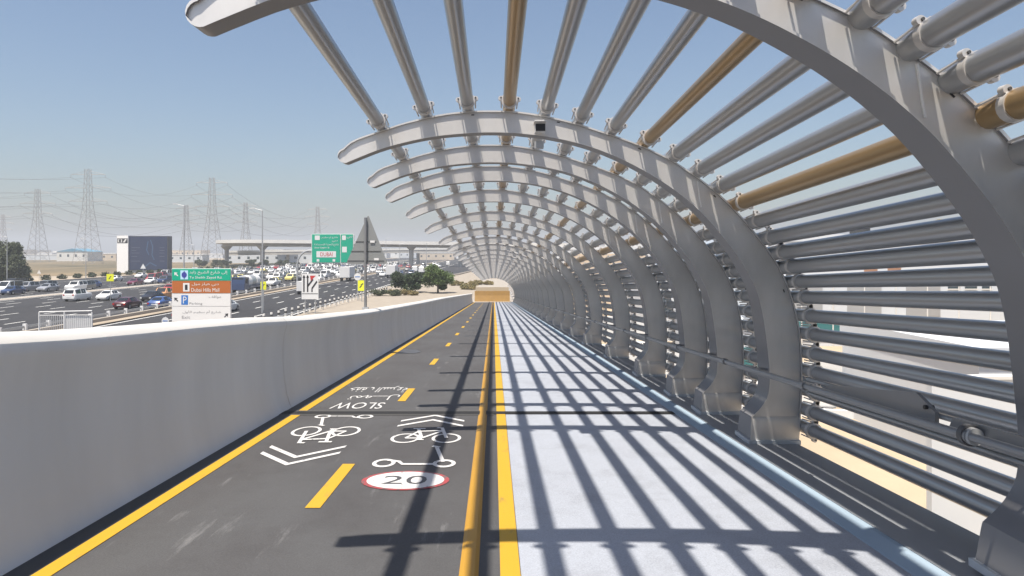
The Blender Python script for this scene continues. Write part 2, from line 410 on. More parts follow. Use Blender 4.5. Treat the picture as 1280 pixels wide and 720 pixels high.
m = MB(); m.box(2.715, 3.285, -.035, .43, .0, .0); m.v = []; m.f = []; m.mi = []
m.prism([(2.72, -.03), (3.275, -.03), (3.275, .42), (2.72, .42)], lambda p: (p[0], p[1], .055), lambda p: (p[0], p[1], .100))
m.build('base_plate', M['plate'], rib0)
# light weld seam over the face, about where the photograph shows it
i_s = min(range(NS), key=lambda k: abs(OUT[k][0] - P(873, 214)[0]) + abs(OUT[k][1] - P(873, 214)[1]))
m = MB(); a2 = P(872, 226); b2 = P(877, 259)
m.tube((a2[0], .016, a2[1]), (b2[0], .016, b2[1]), .008, 6); m.build('weld_seam', M['seam'], rib0)
# pipes: contact points on the outer edge
cont = [(478, 162.5), (533, 146.5), (585, 139), (636, 138.6), (681, 144.5), (723.5, 155), (764, 168), (805, 183.5), (840, 200.5), (870, 219), (895, 239), (917, 260), (937, 282), (953, 302), (966, 320), (976, 337), (984, 355), (991, 374), (996, 396), (1000, 418), (1002, 441), (1003, 464), (1003, 488), (1002, 512), (1000, 534)]
OV = [Vector(P(*p)) for p in cr(outer_px, 1600)]
pipes = []
for c in cont:
    p = Vector(P(*c)); k = min(range(5, 1595), key=lambda i: (OV[i] - p).length)
    tg = (OV[k + 5] - OV[k - 5]).normalized(); nrm = Vector((-tg.y, tg.x))
    if nrm.dot(OV[k] - Vector((.8, 1.5))) < 0: nrm = -nrm
    pipes.append((OV[k] + nrm * .067, tg, nrm))
PR = .067
def clamp_mesh():
    a = MB(); n = 16
    a.tube((0, -.028, 0), (0, .028, 0), PR + .018, 20)
    for s in (-1, 1):
        a.tube((s * .094, -.022, .014), (s * .094, .022, .014), .024, 12)
        a.box(s * .060 if s > 0 else -.088, .088 if s > 0 else -.060, -.018, .018, -.006, .040)
        a.tube((s * .088, 0, .0), (s * .082, .165 * 1, -.05), .007, 6)
        a.m = 1; a.tube((s * .090, -.032, .020), (s * .090, .032, .020), .009, 8); a.m = 0
    return a
clamp_data = clamp_mesh().build('pipe_clamp', [M['clamp'], M['bolt']], None, True, 40)
ribY = [-9.5, -5.5, -.9, 3.78, 7.7, 9.5, 11.1, 13.7, 17.4, 21.8, 25.7, 29.6, 33.6, 37.8, 42.2, 46.8, 51.4, 56, 60.6, 65.2, 69.8, 74.4, 79, 83.6, 88.2, 92.8, 97.4, 101.6]
ribl = {3: 'nearest curved grey steel arch rib, its broad face striped by sun at top right',
        4: 'second nearest curved steel arch rib, carrying the small white camera box on its face'}
ordn = ['', 'first', 'second', 'third', 'fourth', 'fifth', 'sixth', 'seventh', 'eighth', 'ninth', 'tenth', 'eleventh', 'twelfth', 'thirteenth', 'fourteenth', 'fifteenth', 'sixteenth', 'seventeenth', 'eighteenth', 'nineteenth', 'twentieth', 'twenty-first', 'twenty-second', 'twenty-third', 'twenty-fourth', 'twenty-fifth']
for i, y in enumerate(ribY):
    r = rib0 if i == 0 else rib0.copy()
    if i: 
        col.objects.link(r)
        for ch in [c for c in kids(rib0) if c.name.split('.')[0] != 'pipe_clamp']:
            c = ch.copy(); col.objects.link(c); c.parent = r
    r.location = (.05 if i == 3 else 0, y, zd(y) + (.02 if i == 3 else 0))
    if i < 3: lab = 'curved grey steel arch rib standing behind the viewer, ' + ['farthest back', 'middle one', 'closest to the viewer'][i]
    elif i in ribl: lab = ribl[i]
    elif i == len(ribY) - 1: lab = 'last curved steel arch rib at the far end beside the orange barrier'
    else: lab = ordn[i - 2] + ' nearest curved grey steel arch rib over the path'
    tag(r, lab, 'arch rib', 'arch ribs over the bridge path')
    if 2 <= i <= 11:
        for (p, tg, nrm) in pipes:
            c = bpy.data.objects.new('pipe_clamp', clamp_data.data); col.objects.link(c); c.parent = r
            X = Vector((tg.x, 0, tg.y)); Z = Vector((nrm.x, 0, nrm.y)); Yv = Z.cross(X)
            mt_ = Matrix((X, Yv, Z)).transposed().to_4x4()
            c.matrix_local = Matrix.Translation((p.x - (.05 if i == 3 else 0), -.17, p.y + SL * .17 - (.02 if i == 3 else 0))) @ mt_
            if Yv.y < 0: c.matrix_local = c.matrix_local @ Matrix.Rotation(math.pi, 4, 'Z')
bpy.data.objects.remove(clamp_data)
for k in range(7):
    r = rib0.copy(); col.objects.link(r); r.location = (0, 108 + k * 6, .06 - .05)
    for ch in [c for c in kids(rib0) if c.name.split('.')[0] != 'pipe_clamp']:
        c = ch.copy(); col.objects.link(c); c.parent = r
    tag(r, 'curved steel arch rib beyond the orange barrier, ' + ordn[k + 1] + ' past it', 'arch rib', 'arch ribs over the bridge path')
for k in range(11):
    y = -13.5 - 4.4 * k
    r = rib0.copy(); col.objects.link(r); r.location = (0, y, zd(y))
    for ch in [c for c in kids(rib0) if c.name.split('.')[0] != 'pipe_clamp']:
        c = ch.copy(); col.objects.link(c); c.parent = r
    tag(r, 'curved steel arch rib far behind the viewer, ' + ordn[k + 1] + ' of those outside the view', 'arch rib', 'arch ribs over the bridge path')
# small dark slots on the two near ribs
for ri in (3, 4):
    r = [o for o in bpy.data.objects if o.name.startswith('arch_rib') and abs(o.location.y - ribY[ri]) < .01][0]
    for k in (16, 27, 37, 48, 60):
        a, b = OUT[k], INN[k]; c = lerp(a, b, .17); tgx = Vector((OUT[k + 1][0] - OUT[k - 1][0], 0, OUT[k + 1][1] - OUT[k - 1][1])).normalized() * .016
        m = MB(); m.tube(Vector((c[0], .019, c[1])) - tgx, Vector((c[0], .019, c[1])) + tgx, .006, 6); m.build('face_slot', M['black'], r)
gold = {3, 7, 11}
for i, (p, tg, nrm) in enumerate(pipes):
    rt = MB(); ya, yb = -60., 102.3
    rt.tube((0, ya, -SL * ya), (0, yb, -SL * yb), PR if i < 8 or i > 15 else .078, 20)  # shoulder pipes made thicker so their shade closes over the plinth
    o = rt.build('canopy_pipe', M['bronze'] if i in gold else M['pipe'], None, True, 40)
    o.location = (p.x, 0, zd(0) + p.y)
    colr = 'bronze coloured' if i in gold else 'grey'
    if i in gold: lab = 'bronze coloured canopy pipe, ' + {3: 'the one near the crown of the arches', 7: 'the one on the upper right shoulder', 11: 'the lowest of the three bronze ones'}[i]
    elif i == 0: lab = 'grey steel canopy pipe at the open left edge of the arches'
    elif i == 24: lab = 'grey steel pipe lowest on the right side, just above the plinth'
    else: lab = 'grey steel canopy pipe, ' + ordn[i + 1] + ' counting from the open left edge'
    tag(o, lab, 'pipe', 'long pipes laid over the arch ribs')

# camera box on second rib
Yc = 7.7; c = P(674, 163)
cam_t = empty('surveillance_camera', (c[0], Yc, zd(Yc) + c[1]), 'small white camera box with black front fixed to the second arch', 'camera')
m = MB(); m.box(-.055, .055, -.20, -.02, -.045, .05); m.build('housing', M['white'], cam_t)
m = MB(); m.box(-.064, .064, -.26, -.01, .052, .066); m.build('sunshade', M['white'], cam_t)
m = MB(); m.box(-.050, .050, -.206, -.2005, -.040, .035); m.build('front_glass', M['black'], cam_t)
m = MB(); m.box(-.02, .02, -.02, .012, -.02, .02); m.build('bracket', M['galv'], cam_t)
m = MB(); m.box(-.05, .05, .02, .12, -.185, -.11); m.build('junction_box', M['galv'], cam_t)

# ------------------------------------------------------------------ handrail
hr = empty('handrail', (2.64, 0, zd(0) + .89), 'grey tubular metal handrail with round collars along the arch legs', 'handrail')
def hp(x, y, z): return (x - 2.64, y, z - SL * y)
m = MB(); m.tube(hp(2.64, -60, 0), hp(2.64, 102, 0), .024, 14); m.build('rail_tube', M['rail'], hr, True)
m = MB(); m.tube(hp(2.73, -60, -.045), hp(2.73, 102, -.045), .018, 10); m.build('rail_tube', M['rail'], hr, True)
k = 0; y = 4.02 - 2.1 * 6
while y < 100:
    if y > 7.5 and False: break
    m = MB(); m.tube(hp(2.64, y - .03, SL * 0), hp(2.64, y + .03, 0), .036, 16); m.build('collar', M['rail'], hr, True)
    y += 2.1
for y in ribY:
    m = MB(); m.tube(hp(2.64, y + .08, -.01), hp(3.0, y + .08, -.05), .014, 8); m.build('bracket', M['rail'], hr)
m = MB(); m.tube(hp(2.66, 4.02 - .012, 0), hp(2.66, 4.02 + .03, 0), .060, 24); m.build('collar', M['darkmetal'], hr, True)
m = MB(); m.tube(hp(2.66, 4.02 - .05, 0), hp(2.66, 4.02 - .013, 0), .048, 24); m.build('collar', M['galv'], hr, True)
for dz, rr_ in ((.035, .017), (-.085, .014)):
    m = MB(); m.tube(hp(2.75, 6.3, dz), hp(2.74, -60, dz), rr_, 10); m.build('rail_tube', M['rail'], hr, True)
m = MB(); m.prism([(4.3, -.03), (4.25, .06), (1.5, .06), (1.5, -.03)], lambda p: hp(2.71, p[0], p[1]), lambda p: hp(2.73, p[0], p[1])); m.build('side_plate', M['rail'], hr)
# gusset plate beside the near rail
m = MB(); m.prism([(6.1, -.035), (5.8, .045), (4.62, .155), (4.5, .10), (4.42, .06), (4.42, -.035)],
                  lambda p: hp(2.71, p[0], p[1]), lambda p: hp(2.735, p[0], p[1])); m.build('side_plate', M['rail'], hr)
m = MB(); m.tube(hp(2.69, 4.5, .08), hp(2.75, 4.5, .08), .014, 8); m.build('plate_bolt', M['black'], hr)

# ------------------------------------------------------------------ ground and roads
def sheet(name, x0, x1, y0, y1, z, mt, nx=1, ny=1):
    m = MB(); m.quad((x0, y0, z), (x1, y0, z), (x1, y1, z), (x0, y1, z)); return S(m.build(name, mt))
sheet('ground', -3000, 3000, -200, 3600, 0, M['sand'])
road = sheet('highway_carriageway', -38.6, -22.4, -60, 900, .02, M['hwy'])
road2 = sheet('highway_carriageway', -73, -40.6, -60, 900, .02, M['hwy'])
road3 = sheet('service_road', -112, -75.4, -60, 900, .02, M['hwy'])
sheet('road_verge', -75.4, -73, -60, 900, .05, M['medcon'])
sheet('dry_field', -520, -118, 215, 640, .02, M['field'])
sheet('sandy_verge', -22.3, -3.4, -60, 300, .012, M['sandlight'])
sheet('median_strip', -40.6, -38.6, -60, 900, .12, M['verge'])
def dashes(road, xs, edges):
    m = MB()
    for x in xs:
        y = -40 + (x * 7.3) % 5
        while y < 600:
            m.quad((x - .09, y, .026), (x + .09, y, .026), (x + .09, y + 3.2, .026), (x - .09, y + 3.2, .026)); y += 9.2
    m.build('lane_markings', M['hwy_white'], road)
    m = MB()
    for x in edges: m.quad((x - .1, -60, .027), (x + .1, -60, .027), (x + .1, 900, .027), (x - .1, 900, .027))
    m.build('edge_lines', M['hwy_white'], road)
m = MB(); m.add([(-22.4, 150, .021), (-22.4, 900, .021), (-7, 900, .021), (-7.5, 285, .021), (-12, 225, .021)], [(0, 1, 2, 3, 4)]); S(m.build('slip_road', M['hwy']))
m = MB(); m.path([(-20.5, 160, .3), (-11, 226, .3), (-6.4, 286, .3), (-6, 600, .3)], .22, 6); tag(m.build('barrier_wall', M['medcon']), 'low pale barrier edging the slip road beyond the bushes', 'barrier')
dashes(road, [-26.6, -30.4, -34.3], [-23.0, -38.0])
dashes(road2, [-44.8, -48.5, -52.2, -55.9, -59.6, -63.3, -67, -70], [-41.3, -72.3])
dashes(road3, [-79.5, -83.3, -87, -91, -95, -100], [-76.2, -104])
# kerbed median concrete barrier with posts
mb_ = empty('median_barrier', (-40.2, 40, 0), 'low beige concrete median barrier carrying a steel guardrail on the highway', 'barrier')
m = MB(); m.box(-.25, .25, -90, 700, .12, .45); m.build('concrete_base', M['medcon'], mb_)
m = MB(); m.box(-.34, -.28, -90, 700, .62, .84); m.build('rail_beam', M['galv'], mb_)
pd = None
for k in range(60):
    if pd is None:
        m = MB(); m.box(-.16, .16, -.10, .10, .45, 1.0); pd = m.build('post', M['white'], mb_); pd.location = (0, 0, 0)
        o = pd
    else: o = pd.copy(); col.objects.link(o); o.parent = mb_
    o.location = (-.3, -10 + k * 2.6 + (k * k) * .03, 0)
# near edge bollards
b0 = empty('bollard', (-22, 60, 0))
m = MB(); m.tube((0, 0, 0), (0, 0, .95), .13, 10); m.build('post', M['bollw'], b0, True)
m = MB(); m.tube((0, 0, .50), (0, 0, .74), .136, 10); m.build('band', M['bollb'], b0, True)
for k in range(34):
    y = 62 + k * 2.1; b = b0 if k == 0 else copy_tree(b0)
    b.location = (-23.8 + (y - 62) * .062, y, 0)
    tag(b, 'short white roadside bollard with dark band in the row edging the highway', 'bollard', 'bollards along the near highway edge')
gr = empty('guardrail', (-21.9, 60, 0), 'low galvanised guardrail just behind the bollards at the road edge', 'guardrail')
m = MB(); m.tube((-1.2, 0, .55), (3.2, 72, .55), .05, 6); m.build('rail_beam', M['galv'], gr)
m = MB()
for k in range(13): m.box(-1.23 + k * .366 - .04, -1.23 + k * .366 + .04, k * 6 - .04, k * 6 + .04, 0, .55)
m.build('rail_posts', M['galv'], gr)

# ------------------------------------------------------------------ vehicles
def car_parts(L, W, st, cabin, belt):
    """st: stations (x, zlow, zbelt, zroof, halfw, roofhw)"""
    body = MB(); n = len(st)
    for (x, zl, zb, zr, hw, rw) in st:
        for (yy_, z) in ((-hw * .93, zl), (-hw, zl + .18), (-hw, zb - .05), (-hw * .96, zb), (-rw, zr), (rw, zr), (hw * .96, zb), (hw, zb - .05), (hw, zl + .18), (hw * .93, zl)):
            body.v.append((yy_, x, z))
    for i in range(n - 1):
        for j in range(10):
            j2 = (j + 1) % 10
            body.f.append([i * 10 + j, i * 10 + j2, (i + 1) * 10 + j2, (i + 1) * 10 + j]); body.mi.append(0)
    body.f.append(list(range(10))); body.mi.append(0); body.f.append([(n - 1) * 10 + j for j in range(10)]); body.mi.append(0)
    gl = MB()
    def pt(i, j): return Vector(body.v[i * 10 + j])
    for i in range(n - 1):
        a, b = st[i], st[i + 1]
        ca, cb = a[3] - a[2] > .3, b[3] - b[2] > .3
        if ca and cb:      # side windows
            for (lo, hi, sg) in ((3, 4, -1), (6, 5, 1)):
                q = [pt(i, lo), pt(i + 1, lo), pt(i + 1, hi), pt(i, hi)]; c = sum(q, Vector()) / 4
                q = [c + (p - c) * .88 + Vector((sg * .012, 0, .004)) for p in q]; gl.quad(*q)
        elif ca != cb:     # windscreen or rear glass
            q = [pt(i, 4), pt(i, 5), pt(i + 1, 5), pt(i + 1, 4)]; c = sum(q, Vector()) / 4
            dn = 1 if cb else -1
            q = [c + (p - c) * .88 + Vector((0, -dn * .010, .012)) for p in q]; gl.quad(*q)
            # quarter triangles
    return body, gl
CK = {}
def st_sedan():
    return 4.6, [(-2.3, .35, .72, .76, .74, .60), (-2.15, .26, .86, .92, .84, .68), (-1.55, .22, .95, 1.02, .90, .72), (-.95, .22, .95, 1.38, .91, .62), (0., .22, .93, 1.45, .91, .64), (.55, .22, .93, 1.38, .91, .62), (1.15, .22, .90, .97, .90, .74), (1.95, .24, .76, .82, .85, .68), (2.3, .35, .60, .64, .72, .55)]
def st_suv():
    return 4.8, [(-2.4, .42, 1.0, 1.02, .82, .70), (-2.32, .32, 1.05, 1.10, .92, .76), (-2.1, .28, 1.08, 1.68, .95, .74), (-.7, .28, 1.06, 1.80, .96, .76), (.55, .28, 1.05, 1.74, .96, .74), (1.1, .28, 1.04, 1.12, .95, .80), (2.1, .32, .98, 1.04, .90, .76), (2.4, .42, .78, .84, .82, .68)]
def st_van():
    return 5.2, [(-2.6, .40, 1.0, 1.9, .86, .80), (-2.5, .30, 1.1, 2.05, .95, .84), (0., .30, 1.15, 2.12, .96, .86), (1.0, .30, 1.12, 2.05, .96, .84), (1.9, .30, 1.08, 1.18, .95, .80), (2.45, .34, .95, 1.02, .88, .72), (2.6, .42, .78, .82, .80, .68)]
def st_pick():
    return 5.3, [(-2.65, .45, .98, 1.0, .88, .80), (-2.55, .38, 1.05, 1.07, .92, .84), (-.75, .34, 1.05, 1.07, .93, .84), (-.6, .32, 1.05, 1.70, .93, .70), (.5, .32, 1.04, 1.74, .93, .72), (1.15, .32, 1.03, 1.10, .93, .78), (2.35, .36, .95, 1.0, .88, .74), (2.65, .45, .78, .82, .80, .66)]
def make_car(kind, paint):
    L, st = dict(sedan=st_sedan, suv=st_suv, van=st_van, pickup=st_pick)[kind]()
    body, gl = car_parts(L, 1.8, st, None, None)
    root = empty(kind if kind != 'van' else 'van', (0, 0, 0))
    root.name = dict(sedan='sedan_car', suv='suv_car', van='van', pickup='pickup_truck')[kind]
    body.build('body', paint, root, True, 28); gl.build('windows', M['glass'], root)
    r = .33 if kind == 'sedan' else .38
    for sx in (-1, 1):
        for y in (-L * .30, L * .30):
            w = MB(); w.tube((-.11, 0, 0), (.11, 0, 0), r, 18); wo = w.build('wheel', M['tyre'], root, True); wo.location = (sx * .80, y, r)
            w = MB(); w.tube((sx * .112, 0, 0), (sx * .122, 0, 0), r * .62, 12); w.build('rim', M['hub'], wo, True)
    for sx in (-1, 1):
        zf = st[-1][2] - .02; zr_ = st[0][2] + .02
        m = MB(); m.box(sx * .66 - .14, sx * .66 + .14, L / 2 - .10, L / 2 + .012, zf - .12, zf + .02); m.build('headlight', M['lamp'], root)
        m = MB(); m.box(sx * .68 - .12, sx * .68 + .12, -L / 2 - .012, -L / 2 + .10, zr_ - .16, zr_ + .04); m.build('tail_light', M['tail'], root)
    m = MB(); m.box(-.26, .26, -L / 2 - .014, -L / 2 + .02, st[0][1] + .15, st[0][1] + .27); m.build('number_plate', M['swhite'], root)
    return root
paints = {}
def paint(n, rgb, metal=.0):
    if n not in paints: paints[n] = mat('paint_' + n, rgb, .28, metal, coat=.6)
    return paints[n]
pw = paint('white', (.78, .78, .77)); psil = paint('silver', (.42, .43, .45), .4); pblk = paint('black', (.02, .02, .025)); pmar = paint('maroon', (.07, .012, .02))
pblu = paint('blue', (.04, .09, .26)); pred = paint('red', (.35, .02, .03)); pnavy = paint('navy', (.03, .05, .12)); pgry = paint('grey', (.14, .15, .16), .3)
pyel = paint('pale yellow', (.75, .65, .20)); porg = paint('orange', (.62, .30, .12)); pburg = paint('burgundy', (.14, .03, .06))
def at(px, py):
    Y = 7.2 * 900 / (py - 315); return ((px - 617) / 900 * Y, Y)
def snap(x):
    for lanes in ([-24.7, -28.5, -32.4, -36.2], [-43, -46.7, -50.4, -54.1, -57.8, -61.5, -65.2, -68.6], [-77.8, -81.4, -85.2, -89, -93, -97.5]):
        b = min(lanes, key=lambda q: abs(q - x))
        if abs(b - x) < 2.4: return b
    return x
carlist = [
 ('suv', pw, 91, 377, 'white SUV driving alone in the open middle lanes'),
 ('sedan', pmar, 137, 387, 'dark maroon sedan nearest the median posts left of the direction sign'),
 ('sedan', pw, 134, 376, 'white sedan half hidden behind the dark maroon sedan'),
 ('sedan', pblu, 186, 386, 'blue sedan just left of the brown direction sign'),
 ('sedan', pblk, 179, 377, 'black car with pale bonnet just behind the blue sedan'),
 ('sedan', pred, 198, 366, 'bright red car above the blue sedan'),
 ('pickup', porg, 209, 375, 'orange tan pickup partly behind the direction sign'),
 ('sedan', pblk, 203, 402, 'black sedan beside the parapet, below the blue sedan'),
 ('sedan', pw, 291, 391, 'white sedan emerging right of the direction sign'),
 ('van', pw, 13, 367, 'white van at the front of the queue by the tall lamp post'),
 ('suv', psil, 37, 365, 'silver SUV right behind the white van in the far queue'),
 ('suv', pgry, 50, 363, 'grey SUV between two queues near the tree'),
 ('sedan', psil, 61, 365, 'silver sedan in the middle of the far queue'),
 ('suv', pw, 78, 364, 'white SUV in the far queue beyond the lone white SUV'),
 ('suv', pgry, 95, 363, 'grey green SUV at the right end of the far queue'),
 ('sedan', pblu, 114, 360, 'small blue car left of the yellow road sign'),
 ('sedan', pburg, 156, 357, 'burgundy car right of the yellow road sign'),
 ('van', pred, 184, 353, 'small red van beneath the billboard'),
 ('sedan', pw, 192, 355, 'white sedan beneath the right edge of the billboard'),
 ('suv', pnavy, 201, 355, 'navy SUV left above the green direction sign'),
 ('sedan', pw, 128, 352, 'small white car beyond the yellow road sign'),
 ('van', pblk, 2, 362, 'black van at the left edge under the big tree'),
 ('sedan', pnavy, 0, 369, 'navy car cut by the left edge of the view'),
 ('pickup', pw, 349, 358, 'white pickup travelling between the tanker and the gantry post'),
 ('suv', pgry, 374, 350, 'dark grey SUV behind the lane diagram sign'),
 ('sedan', pw, 428, 341, 'white sedan right of the yellow cab truck'),
 ('sedan', pblk, 441, 338, 'black car below the green overhead sign'),
 ('suv', pw, 345, 345, 'white SUV far beyond the lamp post near the tanker'),
]
protos = {}
for kind, pt_, px, py, lab in carlist:
    key = (kind, pt_.name)
    if key in protos: c = copy_tree(protos[key])
    else: c = make_car(kind, pt_); protos[key] = c
    x, y = at(px, py); xs = snap(x)
    c.location = (xs, y + 2, .025)
    c.rotation_euler.z = (0 if xs > -40 else math.pi) + (0)
    if lab.startswith('dark maroon') or lab.startswith('white SUV driving') or 'blue sedan just' in lab: c.rotation_euler.z = 0
    tag(c, lab, 'car' if kind in ('sedan', 'suv') else kind, 'vehicles on the highway')

def truck(name, x, y, rz, lab, cabm, cargo):
    t = empty(name, (x, y, .025), lab, 'truck', 'vehicles on the highway', rz)
    m = MB(); m.prism([(-1.1, 0), (-1.1, 1.9), (-.9, 2.1), (1.0, 2.15), (1.15, 1.0), (1.2, 0)], lambda p: (-1.2, 3.9 + p[0], .75 + p[1]), lambda p: (1.2, 3.9 + p[0], .75 + p[1])); m.build('cab', cabm, t)
    m = MB(); m.quad((-1.0, 5.01, 1.85), (1.0, 5.01, 1.85), (.95, 4.93, 2.75), (-.95, 4.93, 2.75)); m.build('windscreen', M['glass'], t)
    for s in (-1, 1):
        m = MB(); m.quad((s * 1.206, 3.4, 1.8), (s * 1.206, 4.7, 1.8), (s * 1.206, 4.6, 2.6), (s * 1.206, 3.4, 2.6)); m.build('side_window', M['glass'], t)
    m = MB(); m.box(-.9, .9, -4.2, 4.8, .7, .95); m.build('chassis', M['darkmetal'], t)
    if cargo == 'tanks':
        for i, (yy_, mm) in enumerate(((-2.9, M['white']), (-.6, M['galv']), (1.5, M['white']))):
            m = MB(); m.tube((0, yy_ - 1.0, 2.0), (0, yy_ + 1.0, 2.0), 1.12, 20); m.build('tank', mm, t, True)
        m = MB(); m.box(-1.22, 1.22, -4.2, 2.7, .95, 1.35); m.build('side_board', pnavy, t)
    else:
        m = MB(); m.box(-1.25, 1.25, -4.3, 2.6, .95, 3.5); m.build('cargo_box', cargo, t)
    for s in (-1, 1):
        for yy_ in (-3.2, -2.1, 3.6):
            m = MB(); m.tube((-.15, 0, 0), (.15, 0, 0), .5, 16); w = m.build('wheel', M['tyre'], t, True); w.location = (s * 1.02, yy_, .5)
    return t
x, y = at(305, 366); truck('tanker_truck', -43.4, y, math.pi, 'tanker truck with grey and white tanks over a dark blue chassis', pnavy, 'tanks')
x, y = at(410, 351); truck('box_truck', -36.4, y, 0, 'pale yellow cab truck with white box under the green overhead sign', pyel, M['white'])
x, y = at(480, 347); truck('box_truck', -28.4, y, 0, 'white box truck seen from behind left of the bushes', pw, M['white'])
x, y = at(366, 368); truck('box_truck', -32.4, y + 2, 0, 'small white box truck passing left of the lane diagram sign', pw, M['white']).scale = (.72, .62, .62)

# distant traffic, one mesh each
def far_mesh(kind):
    L, st = dict(sedan=st_sedan, suv=st_suv, van=st_van)[kind]()
    b, g = car_parts(L, 1.8, st, None, None)
    g.m = 1; b.v2 = None
    n = len(b.v); b.v += g.v; b.f += [[i + n for i in f] for f in g.f]; b.mi += [1] * len(g.f)
    b.m = 2
    for sx in (-1, 1):
        for yy_ in (-L * .3, L * .3): b.tube((sx * .8 - .1, yy_, .35), (sx * .8 + .1, yy_, .35), .35, 8)
    return b
fm = {}
for kind in ('sedan', 'suv', 'van'):
    for pn, pm in (('white', pw), ('silver', psil), ('black', pblk), ('navy', pnavy), ('red', pred), ('grey', pgry), ('yellow', pyel)):
        if kind == 'van' and pn not in ('white', 'yellow', 'silver'): continue
        o = far_mesh(kind).build('far_car', [pm, M['glass'], M['tyre']], None, True, 30); fm[(kind, pn)] = o.data; bpy.data.objects.remove(o)
cols_ = ['white'] * 7 + ['silver'] * 3 + ['black'] * 2 + ['navy', 'red', 'grey', 'grey', 'yellow']
nf = 0
for lanes, y0, gap in (([-24.7, -28.5, -32.4, -36.2], 210, 46), ([-43, -46.7, -50.4, -54.1, -57.8, -61.5, -65.2, -68.6], 165, 15), ([-77.8, -81.4, -85.2, -89, -93, -97.5], 190, 17)):
    for lx in lanes:
        y = y0 + random.random() * 22
        while y < 400 and nf < 230:
            kind = random.choice(['sedan', 'suv', 'sedan', 'suv', 'van']); pn = random.choice(cols_)
            if (kind, pn) not in fm: kind = 'suv'
            o = bpy.data.objects.new('distant_van' if kind == 'van' else 'distant_car', fm[(kind, pn)]); col.objects.link(o)
            o.location = (lx + random.uniform(-.3, .3), y, .025); o.rotation_euler.z = 0 if lx > -40 else math.pi
            sd = 'near carriageway' if lx > -40 else ('dense middle carriageway' if lx > -74 else 'far service road')
            kd = {'sedan': 'sedan', 'suv': 'SUV', 'van': 'van'}[kind]
            tag(o, 'small distant %s %s in the traffic on the %s' % (pn, kd, sd), 'van' if kind == 'van' else 'car', 'distant %s %ss on the %s' % (pn, kd, sd))
            y += gap * random.uniform(.6, 1.9); nf += 1

# ------------------------------------------------------------------ signs
# four-panel direction sign
Yq = 45.; X0 = (215 - 617) / 20.; X1 = (288 - 617) / 20.
zt = 7.2 - (336 - 315) / 20.; zb_ = 7.2 - (402 - 315) / 20.
W_ = X1 - X0; H_ = zt - zb_
ds = empty('direction_sign', (X0 + W_ / 2, Yq, 0), 'large stacked direction sign with green, brown and white panels behind the parapet', 'road sign')
def SF(y=0.): return lambda u, v: ((u - .5) * W_, -y, zb_ + v * H_)
def panel(v0, v1, mt, name='panel'):
    m = MB(); m.box(-W_ / 2, W_ / 2, 0, .05, zb_ + v0 * H_ + .015, zb_ + v1 * H_ - .015); return m.build(name, mt, ds)
vs_ = [(.775, 1.0, M['sgreen']), (.535, .775, M['sbrown']), (.29, .535, M['swhite']), (0., .29, M['swhite'])]
pn_ = [panel(*v) for v in vs_]
m = MB(); m.box(-W_ / 2 - .03, W_ / 2 + .03, .052, .10, zb_ - .03, zt + .03); m.build('frame', M['swhite'], ds)
for s in (-.8, .8):
    m = MB(); m.tube((s, .18, 0), (s, .18, zt - .1), .08, 10); m.build('post', M['galv'], ds)
def arrow(mb, cx, cy, dx, dy, s):
    f = SF(.006); asp = H_ / W_
    l = math.hypot(dx, dy); dx /= l; dy /= l; px_, py_ = -dy, dx
    def q(a, b): return f(cx + (dx * a + px_ * b) * s, cy + (dy * a + py_ * b) * s / asp)
    mb.add([q(.5, 0), q(-.05, .42), q(.02, .1), q(-.5, .1), q(-.5, -.1), q(.02, -.1), q(-.05, -.42)], [(0, 1, 2), (0, 2, 5), (2, 3, 4, 5), (0, 5, 6)])
m = MB(); text_on(m, arab('إلى شارع الشيخ زايد'), SF(.006), .30, .95, .885, .965); text_on(m, 'To Sheikh Zayed Rd.', SF(.006), .30, .86, .80, .86); arrow(m, .07, .90, -1, 1, .09); m.build('lettering', M['swhite'], pn_[0])
m = MB(); m.quad(SF(.006)(.145, .80), SF(.006)(.275, .80), SF(.006)(.275, .97), SF(.006)(.145, .97)); m.build('emblem_panel', mat('emblem_pale', (.45, .68, .85), .4), pn_[0])
m = MB(); m.add([SF(.012)(*p) for p in ell(.21, .885, .045, .055, 20)], [tuple(range(20))]); m.quad(SF(.013)(.202, .81), SF(.013)(.218, .81), SF(.013)(.218, .96), SF(.013)(.202, .96)); m.build('emblem', M['snavy'], pn_[0])
m = MB(); text_on(m, arab('دبي هيلز مول'), SF(.006), .34, .80, .665, .74); text_on(m, 'Dubai Hills Mall', SF(.006), .33, .81, .565, .635); m.quad(SF(.006)(.19, .57), SF(.006)(.30, .57), SF(.006)(.30, .73), SF(.006)(.19, .73)); m.build('lettering', M['swhite'], pn_[1])
m = MB(); m.quad(SF(.012)(.222, .60), SF(.012)(.268, .60), SF(.012)(.268, .70), SF(.012)(.222, .70)); m.build('pictogram', M['sblack'], pn_[1])
m = MB(); m.quad(SF(.006)(.16, .32), SF(.006)(.275, .32), SF(.006)(.275, .50), SF(.006)(.16, .50)); m.build('parking_square', M['sblue'], pn_[2])
m = MB(); text_on(m, 'P', SF(.012), .19, .25, .345, .475); m.build('parking_letter', M['swhite'], pn_[2])
gy = mat('sign_grey_text', (.28, .28, .29), .5)
m = MB(); text_on(m, arab('مواقف'), SF(.006), .63, .84, .435, .50); text_on(m, 'Parking', SF(.006), .30, .52, .31, .365); m.build('lettering', gy, pn_[2])
m = MB(); arrow(m, .07, .42, -1, 1, .09); m.build('arrow', M['sblack'], pn_[2])
m = MB(); text_on(m, arab('شارع أم سقيم الأول'), SF(.006), .18, .84, .145, .215); text_on(m, 'Exit', SF(.006), .17, .31, .055, .11); m.build('lettering', gy, pn_[3])
m = MB(); arrow(m, .93, .12, 1, 1, .09); m.build('arrow', M['sblack'], pn_[3])

